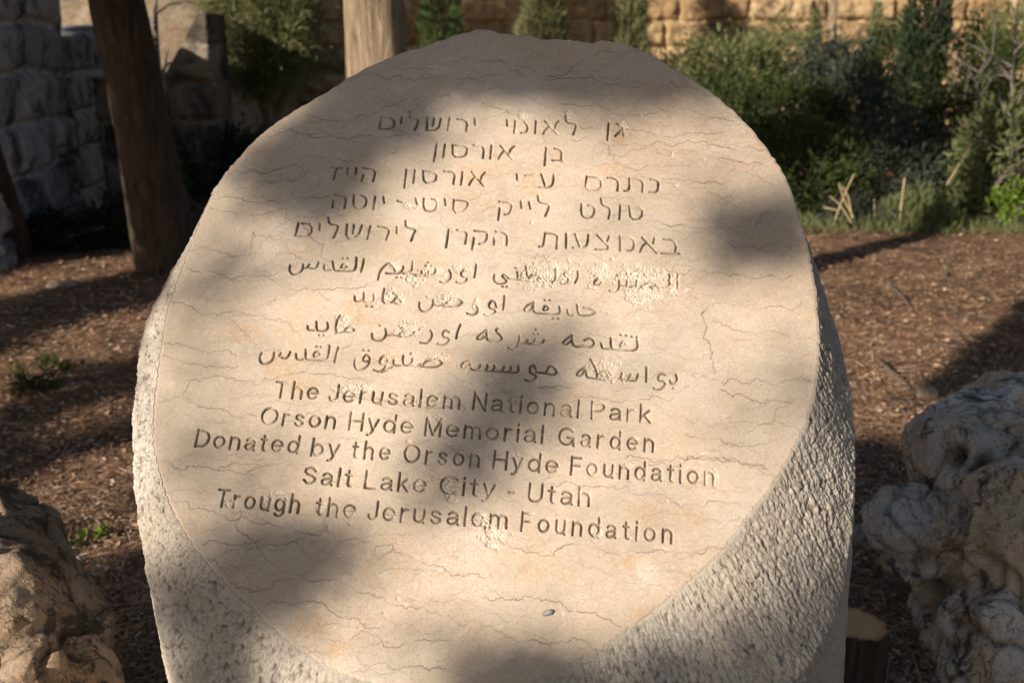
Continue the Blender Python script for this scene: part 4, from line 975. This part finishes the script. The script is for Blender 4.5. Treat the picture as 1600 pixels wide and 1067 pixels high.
# second pine farther left: shades the soil on the left in bands
CG = SHADE_GROUND[RNG.integers(0, len(SHADE_GROUND), 5200)] + S * RNG.uniform(6.0, 10.0, (5200, 1))
CG = CG[clear_of(CG, LIT_GROUND, 0.125)]; CG = CG[clear_of(CG, LIT_FACE, 0.13)]; CG = CG[clear_of(CG, LIT_FAR, 0.15)]
tb2 = np.array([-9.8, -3.4, 0.0])
trk = tube([tb2 + (0, 0, -.2), tb2 + (.1, .2, 2.0), tb2 + (.3, .5, 4.0), tb2 + (.4, .6, 5.6)], [.26, .2, .15, .06], 18, .08)
tree('pine_tree', 'pine left of the viewer whose crown shades the soil in bands', 'tree', tb2, join([trk] + limbs(tb2 + np.array([.2, .4, 2.8]), CG[:: max(1, len(CG) // 60)], .06)), bough_leaves(CG, .09, 26, .075, .030), M_BARK, L_PINE, 'pines around the memorial')

# leaning pine in the left background and the pale trunk behind the stone carry the crowns that shade the garden
CB = SHADE_FAR[RNG.integers(0, len(SHADE_FAR), 3200)] + S * RNG.uniform(5.0, 10.0, (3200, 1))
CB = CB[clear_of(CB, LIT_FAR, 0.30)]; CB = CB[clear_of(CB, LIT_GROUND, 0.26)]; CB = CB[clear_of(CB, LIT_FACE, 0.22)]
vis_el = (CB[:, 2] - 1.55) / np.maximum(CB[:, 1], .3)
CB = CB[(CB[:, 1] < 0.4) | (vis_el > 0.085)]
lp0, lp1 = ground_at(268, 424)[0], at(178, 0, 7.0)
dl = lp1 - lp0
lean = [lp0 + (.02, 0, -.15), lp0 + dl * .35, lp0 + dl * .7 + (.03, 0, 0), lp0 + dl * 1.05, lp0 + dl * 1.9 + (.1, -.2, 0), lp0 + dl * 2.8 + (.3, -.5, 0)]
cp0 = at(596, 118, 4.7)
pale_t = [(cp0[0] + .01, 4.7, -.1), (cp0[0], 4.7, 1.2), (at(592, 0, 4.7)[0] - .03, 4.7, 1.95), (cp0[0] - .12, 4.7, 3.0), (cp0[0] - .1, 4.6, 5.2)]
dA = np.hypot(CB[:, 0] - lp0[0], CB[:, 1] - lp0[1]); dB = np.hypot(CB[:, 0] - cp0[0], CB[:, 1] - 4.7)
CA_, CB_ = CB[dA < dB], CB[dA >= dB]
tree('pine_tree', 'dark leaning pine trunk with a sunlit patch, left background', 'tree', lp0, join([tube(lean, [.26, .215, .19, .18, .14, .05], 36, .12, 5.0, per=70)] + limbs(np.array(lean[4]), CA_[:: max(1, len(CA_) // 30)], .05)),
     bough_leaves(CA_, .20, 40, .14, .04), M_BARK, L_PINE, 'pines around the memorial')
tree('pine_tree', 'sunlit pale upright trunk standing right behind the memorial', 'tree', (cp0[0], 4.7, 0), join([tube(pale_t, [.20, .148, .132, .11, .04], 40, .12, 5.0, per=80)] + limbs(np.array([cp0[0] - .1, 4.65, 3.6]), CB_[:: max(1, len(CB_) // 30)], .045)),
     bough_leaves(CB_, .20, 40, .14, .04), M_BARK_PALE, L_PINE, 'pines around the memorial')
# dark slanting trunk at the left edge
a0 = ground_at(18, 402)[0]; a1 = at(-45, 180, 7.4)
tree('pine_tree', 'dark slanting trunk cut by the left edge of the picture', 'tree', a0, tube([a0 + (0, 0, -.1), a0 + (a1 - a0) * .5, a1, a1 + (a1 - a0) * 1.2], [.19, .15, .13, .10], 24, .1, per=50), None, M_BARK, None, 'pines around the memorial')

# ------------------------------------------------------------------ background planting
def conifer(px, d, pxw, ytop_px, zb, n, L, W, cm, label, group, name='cypress', tip=.6, trunk_r=.06):
    c = at(px, 150, d); r = pxw * d / 1555 / 2
    z1 = at(px, ytop_px, d)[2]
    gz0 = float(gz(c[0], d))
    tr = tube([(c[0], d, gz0 - .1), (c[0], d, max(zb + .4, gz0 + .5))], [trunk_r, trunk_r * .8], 10, .05, per=8)
    tree(name, label, 'tree', (c[0], d, gz0), tr, cone_crown(c[0], d, zb, z1, r, n, L, W, tip), M_BARK, cm, group)
CY = 'young cypresses along the wall'
conifer(690, 14.5, 84, -190, .3, 9000, .14, .016, L_CYPRESS, 'dark green cypress right of the pale trunk behind the memorial', CY)
conifer(846, 14.2, 104, -120, .3, 11000, .14, .016, L_JUNIPER, 'bright green cypress behind the top middle of the memorial', CY)
conifer(982, 15.0, 64, -160, .3, 8500, .14, .016, L_JUNIPER, 'narrow green cypress above the chipped right shoulder of the memorial', CY)
conifer(1434, 13.0, 62, -700, .0, 14000, .14, .03, L_DARK, 'tall thin almost black cypress in the right background', CY, tip=.3)
conifer(1265, 16.0, 30, 18, .6, 1500, .09, .025, L_JUNIPER, 'small pointed green cypress against the sunlit wall', CY)
conifer(1358, 16.6, 30, 8, .8, 1300, .09, .025, L_JUNIPER, 'small pointed cypress in front of the wall, left of the black cypress', CY)
# bushy juniper with a forked pale trunk, left of the stone
jb = at(425, 195, 10.8); gj = float(gz(jb[0], 10.8))
jt = join([tube([(jb[0] + .02, 10.8, gj - .1), (jb[0], 10.8, .9), (at(405, 110, 10.8)[0], 10.8, 1.35), (at(390, 40, 10.8)[0], 10.75, 1.9)], [.12, .10, .07, .03], 14, .1),
           tube([(jb[0] + .02, 10.8, .85), (at(452, 165, 10.8)[0], 10.7, 1.2), (at(470, 80, 10.8)[0], 10.8, 1.6)], [.06, .045, .02], 10, .1)])
jc = joinL([clumps(at(385, 20, 10.7), np.array([.42, .45, .80]), 150, 15000, .095, .011, clr=.45), clumps(at(430, 60, 10.6), np.array([.36, .4, .55]), 110, 10000, .09, .011, clr=.45), clumps(at(470, 60, 10.9), np.array([.30, .3, .6]), 60, 3200, .09, .011, clr=.5),
            clumps(at(395, -120, 10.8), np.array([.5, .5, .9]), 80, 6000, .10, .013, clr=.45)])
tree('juniper_tree', 'bushy sunlit juniper with a bare pale trunk, left of the memorial', 'tree', (jb[0], 10.8, gj), jt, jc, M_BARK_PALE, L_JUNIPER)
# thin bare saplings
def bare_tree(paths, label, base, mat, group=None):
    ps = []
    for pts, d, r in paths:
        P = [at(x, y, d + 0.1 * i) for i, (x, y) in enumerate(pts)]
        ps.append(tube(P, np.linspace(r * .75, r * .22, len(P)), 8, .05, per=24))
        for k in range(3, len(P)): pass
    return tree('bare_sapling', label, 'tree', base, join(ps), None, mat, None, group)
def twiggy(path, d, r, n, spread):
    out = [(path, d, r)]
    p = np.array(path, float)
    for _ in range(n):
        t = RNG.uniform(.2, 1); q = np.array([np.interp(t, np.linspace(0, 1, len(p)), p[:, i]) for i in range(2)])
        a = math.radians(RNG.choice([-1, 1]) * RNG.uniform(20, 70)); l = RNG.uniform(.4, 1) * spread
        e = q + l * np.array([math.sin(a), -math.cos(a)]); m = (q + e) / 2 + RNG.normal(0, spread * .08, 2)
        out.append(([tuple(q), tuple(m), tuple(e)], d, r * .4))
    return out
BS = 'bare saplings in the garden'
def base_of(px, d):
    c = at(px, 300, d); return (c[0], d, float(gz(c[0], d)))
bare_tree(twiggy([(1535, 420), (1533, 150), (1522, 125), (1490, 70), (1478, 10), (1470, -60)], 10.0, .022, 14, 90) + [([(1522, 125), (1550, 90), (1556, 20)], 10.0, .012), ([(1490, 78), (1465, 70), (1455, 40)], 10, .008)], 'bare grey sapling with a crooked stem, left of two at the right edge', base_of(1535, 10), M_TWIG, BS)
bare_tree(twiggy([(1592, 420), (1586, 300), (1578, 200), (1582, 100), (1592, 0), (1595, -60)], 9.6, .028, 18, 110), 'bare grey sapling almost at the right edge of the picture', base_of(1590, 9.6), M_TWIG, BS)
bare_tree([([(1300, 240), (1299, 80), (1302, 0), (1304, -200)], 15.0, .13)], 'smooth sunlit tan trunk in front of the golden wall', base_of(1300, 15), M_BARK_PALE)
bare_tree(twiggy([(252, 330), (250, 140), (244, 60), (243, 0), (246, -90)], 8.3, .045, 9, 70) + [([(258, 250), (256, 120), (262, 80)], 8.3, .02)], 'slim grey sapling just right of the leaning pine', base_of(254, 8.3), M_TWIG)
# shrubs
def shrub(px, py, wpx, hpx, d, n, L, W, mat, label, ncl=None, group='shrubs in the garden', fill=.55, clr=.42, upd=.6, name='shrub'):
    c = at(px, py, d); rx = wpx * d / 1555 / 2; rz = hpx * d / 1555 / 2
    V, F, a = clumps(c, np.array([rx, max(rx * .8, .25), rz]), ncl or max(25, int(n / 45)), n, L, W, fill, clr, upd)
    gz0 = float(gz(c[0], d))
    st = [tube([(c[0] + RNG.normal(0, .05), d + RNG.normal(0, .05), gz0 - .05), (c[0] + RNG.normal(0, .3 * rx), d, (gz0 + c[2]) / 2), (c[0] + RNG.normal(0, .6 * rx), d + RNG.normal(0, .2), c[2] + rz * .5)], [.022, .015, .006], 5, 0, per=8) for _ in range(6)]
    t = thing(name, label, 'shrub', (c[0], d, gz0), group)
    sv, sf = join(st); mesh_obj('stems', sv, sf, M_TWIG, t)
    mesh_obj('foliage', V, F, mat, t, {'rnd': a}, smooth=False)
    return t
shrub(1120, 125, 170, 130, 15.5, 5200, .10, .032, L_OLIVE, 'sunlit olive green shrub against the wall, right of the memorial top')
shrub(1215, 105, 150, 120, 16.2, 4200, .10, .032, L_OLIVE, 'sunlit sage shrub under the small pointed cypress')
shrub(1300, 130, 140, 120, 15.0, 3600, .11, .028, L_GREY, 'grey green shrub at the foot of the smooth tan trunk')
shrub(1390, 110, 120, 120, 16.0, 3000, .11, .03, L_GREEN, 'dim shrub just left of the black cypress')
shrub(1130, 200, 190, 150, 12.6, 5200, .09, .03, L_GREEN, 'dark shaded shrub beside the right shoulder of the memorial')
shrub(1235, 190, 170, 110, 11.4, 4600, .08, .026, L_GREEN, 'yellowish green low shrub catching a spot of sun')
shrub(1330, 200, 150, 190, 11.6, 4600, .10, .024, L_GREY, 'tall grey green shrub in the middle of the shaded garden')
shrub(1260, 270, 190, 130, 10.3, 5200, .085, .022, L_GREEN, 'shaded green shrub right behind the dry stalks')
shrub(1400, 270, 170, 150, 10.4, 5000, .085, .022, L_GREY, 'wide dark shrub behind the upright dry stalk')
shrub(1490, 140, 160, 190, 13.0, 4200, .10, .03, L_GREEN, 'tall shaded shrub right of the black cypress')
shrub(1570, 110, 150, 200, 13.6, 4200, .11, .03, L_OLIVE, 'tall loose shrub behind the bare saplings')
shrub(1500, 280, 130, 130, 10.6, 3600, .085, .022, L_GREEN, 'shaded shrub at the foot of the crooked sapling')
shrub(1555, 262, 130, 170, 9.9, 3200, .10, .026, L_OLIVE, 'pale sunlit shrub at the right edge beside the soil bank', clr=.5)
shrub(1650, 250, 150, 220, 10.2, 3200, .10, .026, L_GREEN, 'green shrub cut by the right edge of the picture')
shrub(1585, 322, 70, 56, 9.7, 700, .07, .035, L_BRIGHT, 'small bright green leafy plant on the soil bank at far right', clr=.6)
shrub(1345, 350, 110, 70, 9.5, 2600, .085, .012, L_GREY, 'low rosemary clump on the bank by the crossed dry stalks', upd=1.6)
shrub(1425, 345, 110, 70, 9.4, 3000, .085, .014, L_OLIVE, 'low sunlit silvery clump on the bank under the upright dry stalk', upd=1.8)
shrub(330, 275, 170, 130, 9.8, 5200, .075, .03, L_DARK, 'dark green shrub between the leaning pine and the memorial')
shrub(380, 255, 130, 90, 10.2, 2800, .075, .03, L_GREEN, 'shaded shrub below the bushy juniper')
shrub(90, 372, 150, 70, 8.2, 2600, .07, .03, L_DARK, 'low dark ivy clump at the foot of the grey wall', upd=.2)
shrub(185, 360, 110, 80, 8.5, 1800, .07, .03, L_DARK, 'low dark shrub at the wall foot beside the leaning pine', upd=.2)
shrub(62, 590, 70, 34, 4.55, 900, .05, .006, L_GREEN, 'small dry green tuft on the soil, left of the memorial', upd=1.0, clr=.7)
# grass and weeds at the edge of the bank
C = []
for _ in range(1000):
    px = RNG.uniform(1240, 1640); y = 8.75 + RNG.uniform(0, .9) + .0006 * (px - 1300)
    c = at(px, 350, y); C.append((c[0], y, float(gz(c[0], y))))
V, F, a = leaves(np.array(C), .16, .010, np.array([0, 0, 1.3]), .8)
o = mesh_obj('grass', V, F, L_OLIVE, attrs={'rnd': a}, smooth=False); o['kind'] = 'stuff'
# dry stalks
def stalks(paths, label, d, r=.011):
    ps = []
    for p in paths:
        P = [at(x, y, d) + RNG.normal(0, .01, 3) for x, y in p]
        ps.append(tube(P, np.linspace(r, r * .75, len(P)), 7, .08, per=10))
    V, F = join(ps)
    return tag(mesh_obj('dry_stalk', V, F, M_STRAW, attrs={'rnd': RNG.uniform(0, 1, len(V))}), label, 'dry stalk', 'dry stalks on the bank')
stalks([[(1298, 362), (1318, 310), (1335, 270)], [(1333, 345), (1318, 310), (1308, 285)], [(1330, 348), (1312, 322), (1296, 306)], [(1333, 342), (1326, 305), (1318, 290)], [(1290, 328), (1310, 326)]], 'crossed broken dry stalks right of the memorial shoulder', 9.25, .0085)
stalks([[(1405, 365), (1408, 320), (1414, 278)]], 'single upright thick dry stalk on the bank', 9.3, .010)
stalks([[(1366, 352), (1367, 308)]], 'short thin dry stalk between the crossed and the upright ones', 9.4, .006)
stalks([[(1478, 290), (1500, 255), (1515, 228)]], 'slanting pale dry stalk in front of the sunlit shrub at right', 9.7, .008)
# fallen twigs
def twig(p, label, r=.006):
    P = [ground_at(x, y)[0] + np.array([0, 0, .02 + .01 * (i % 2)]) for i, (x, y) in enumerate(p)]
    V, F = tube(P, np.linspace(r, r * .5, len(P)), 6, .1, per=20)
    return tag(mesh_obj('fallen_twig', V, F, M_TWIG), label, 'twig', 'fallen twigs on the soil')
twig([(1368, 565), (1392, 590), (1415, 612)], 'curved fallen twig on dark soil at the shadow edge right of the memorial')
twig([(1470, 515), (1500, 535)], 'short thin twig on the soil above the karst boulder')
twig([(1385, 445), (1410, 470), (1425, 495)], 'dry straw coloured twig on the sunlit soil right of the memorial')
twig([(1475, 445), (1482, 415), (1490, 395)], 'thin bent dry stem lying near the grassy bank')
twig([(10, 550), (30, 562)], 'short pale twig at the left edge on sunlit soil')
twig([(57, 590), (68, 606)], 'small twig beside the green tuft')
twig([(140, 585), (128, 620), (112, 640)], 'thin dark twig on shaded soil left of the memorial')
twig([(1380, 930), (1410, 905), (1428, 880)], 'curved twig on dark soil beside the cut stump')
# cut stump
sc_ = at(1338, 972, 2.08); sr = .078
n = 64; a = np.linspace(0, 2 * math.pi, n, endpoint=False)
lob = 1 + .05 * np.sin(2 * a) + .035 * np.sin(5 * a + 1) + .015 * np.sin(11 * a)
ST = thing('tree_stump', 'freshly cut small tree stump with a pale sawn top beside the memorial base', 'stump', (sc_[0], sc_[1], 0))
rows = []
for z, k in ((-.05, 1.25), (.05, 1.08), (sc_[2] * .5, 1.0), (sc_[2] - .012, .98), (sc_[2] - .002, .95)):
    nz = fbm(np.stack([np.cos(a) * 7, np.sin(a) * 7, 0 * a + z * 2], 1), 3)
    rows.append(np.stack([sc_[0] + sr * k * lob * (1 + .09 * nz) * np.cos(a), sc_[1] + sr * k * lob * (1 + .09 * nz) * np.sin(a), np.full(n, z) - .10 * sr * np.cos(a) * (z > .1)], 1))
V = np.vstack(rows); ia = np.arange(len(V)).reshape(len(rows), n); ib = np.roll(ia, -1, 1)
mesh_obj('bark', V, np.stack([ia[:-1].ravel(), ib[:-1].ravel(), ib[1:].ravel(), ia[1:].ravel()], 1), M_BARK, ST)
t = NT("sawn_wood"); tc = t.coord()
mp = t.new('ShaderNodeMapping'); mp.inputs['Location'].default_value = (-sc_[0], -sc_[1], 0); t.link(tc, mp.inputs[0])
wv = t.new('ShaderNodeTexWave', wave_type='RINGS', rings_direction='Z'); wv.inputs['Scale'].default_value = 38; wv.inputs['Distortion'].default_value = 2.5; wv.inputs['Detail'].default_value = 3
t.link(mp.outputs[0], wv.inputs[0])
col = t.mix(0.5, t.ramp(wv.outputs[1], [(.2, (.66, .31, .11)), (.8, (.80, .45, .19))]), t.ramp(t.noise(tc, 40, 4), [(.3, (.70, .35, .13)), (.7, (.82, .48, .22))]))
col = t.mix(t.attr('rim'), col, (.22, .085, .04))
M_SAWN = t.fin(col, .8, t.bump(wv.outputs[1], .2, .003))
RR = [0.0001, .35, .7, .88, 1.0]
V = np.vstack([np.stack([sc_[0] + (rows[-1][:, 0] - sc_[0]) * q, sc_[1] + (rows[-1][:, 1] - sc_[1]) * q, rows[-1][:, 2] - .0008 + .002 * (1 - q) + 0 * a], 1) for q in RR])
for k, q in enumerate(RR): V[k * n:(k + 1) * n, 2] = sc_[2] - .002 - .10 * sr * np.cos(a) * q + .0015 * (1 - q)
ia = np.arange(len(V)).reshape(len(RR), n); ib = np.roll(ia, -1, 1)
mesh_obj('sawn_top', V, np.stack([ia[:-1].ravel(), ia[1:].ravel(), ib[1:].ravel(), ib[:-1].ravel()], 1)[:, ::-1], M_SAWN, ST, {'rim': np.repeat([0, 0, 0, .35, .95], n)})
# green seedlings by the left boulder
for k, (px, py, lab) in enumerate(((98, 868, 'bright green seedling nearest the left boulder'), (112, 862, 'bright green seedling in the middle of the sunny patch by the left boulder'), (126, 856, 'bright green seedling above the middle of the little group by the left boulder'), (133, 846, 'tallest seedling of the group beside the left boulder'), (155, 846, 'tiny green seedling standing nearer the memorial'), (165, 838, 'tiny green seedling closest to the memorial'))):
    c = ground_at(px, py)[0]
    st = tube([c, c + (.002, 0, .02), c + (0, .002, .035)], [.0015, .0012, .001], 5, 0, per=5)
    P = np.repeat((c + np.array([0, 0, .034]))[None], 10, 0)
    V, F, a = leaves(P, .030, .020, np.array([0, 0, .15]), .8)
    sd_ = thing('seedling', lab, 'plant', c, 'seedlings on the soil')
    mesh_obj('stem', st[0], st[1], L_BRIGHT, sd_, {'rnd': np.full(len(st[0]), .3)})
    mesh_obj('leaves', V, F, L_BRIGHT, sd_, {'rnd': a}, smooth=False)

# grey flint pebble let into the face below the last line
pu = face_uv([(856, 957)])[0]; pc = face_xyz(np.array([pu[0]]), np.array([pu[1]]), 0.0012)[0]
pd = unit(FB + 0.45 * FS)
V, F = tube([pc - pd * .0085, pc - pd * .0070, pc - pd * .0025, pc + pd * .0035, pc + pd * .0075, pc + pd * .0090], [.0004, .0026, .0040, .0044, .0028, .0004], 14, .25, 2.0, per=18)
t = NT("grey_flint"); tc = t.coord()
M_FLINT = t.fin(t.ramp(t.noise(tc, 160, 4), [(.35, (.20, .20, .20)), (.65, (.34, .34, .335))]), .55)
tag(mesh_obj('pebble', V, F, M_FLINT), 'small grey pebble on the polished face below the last line of writing', 'pebble')
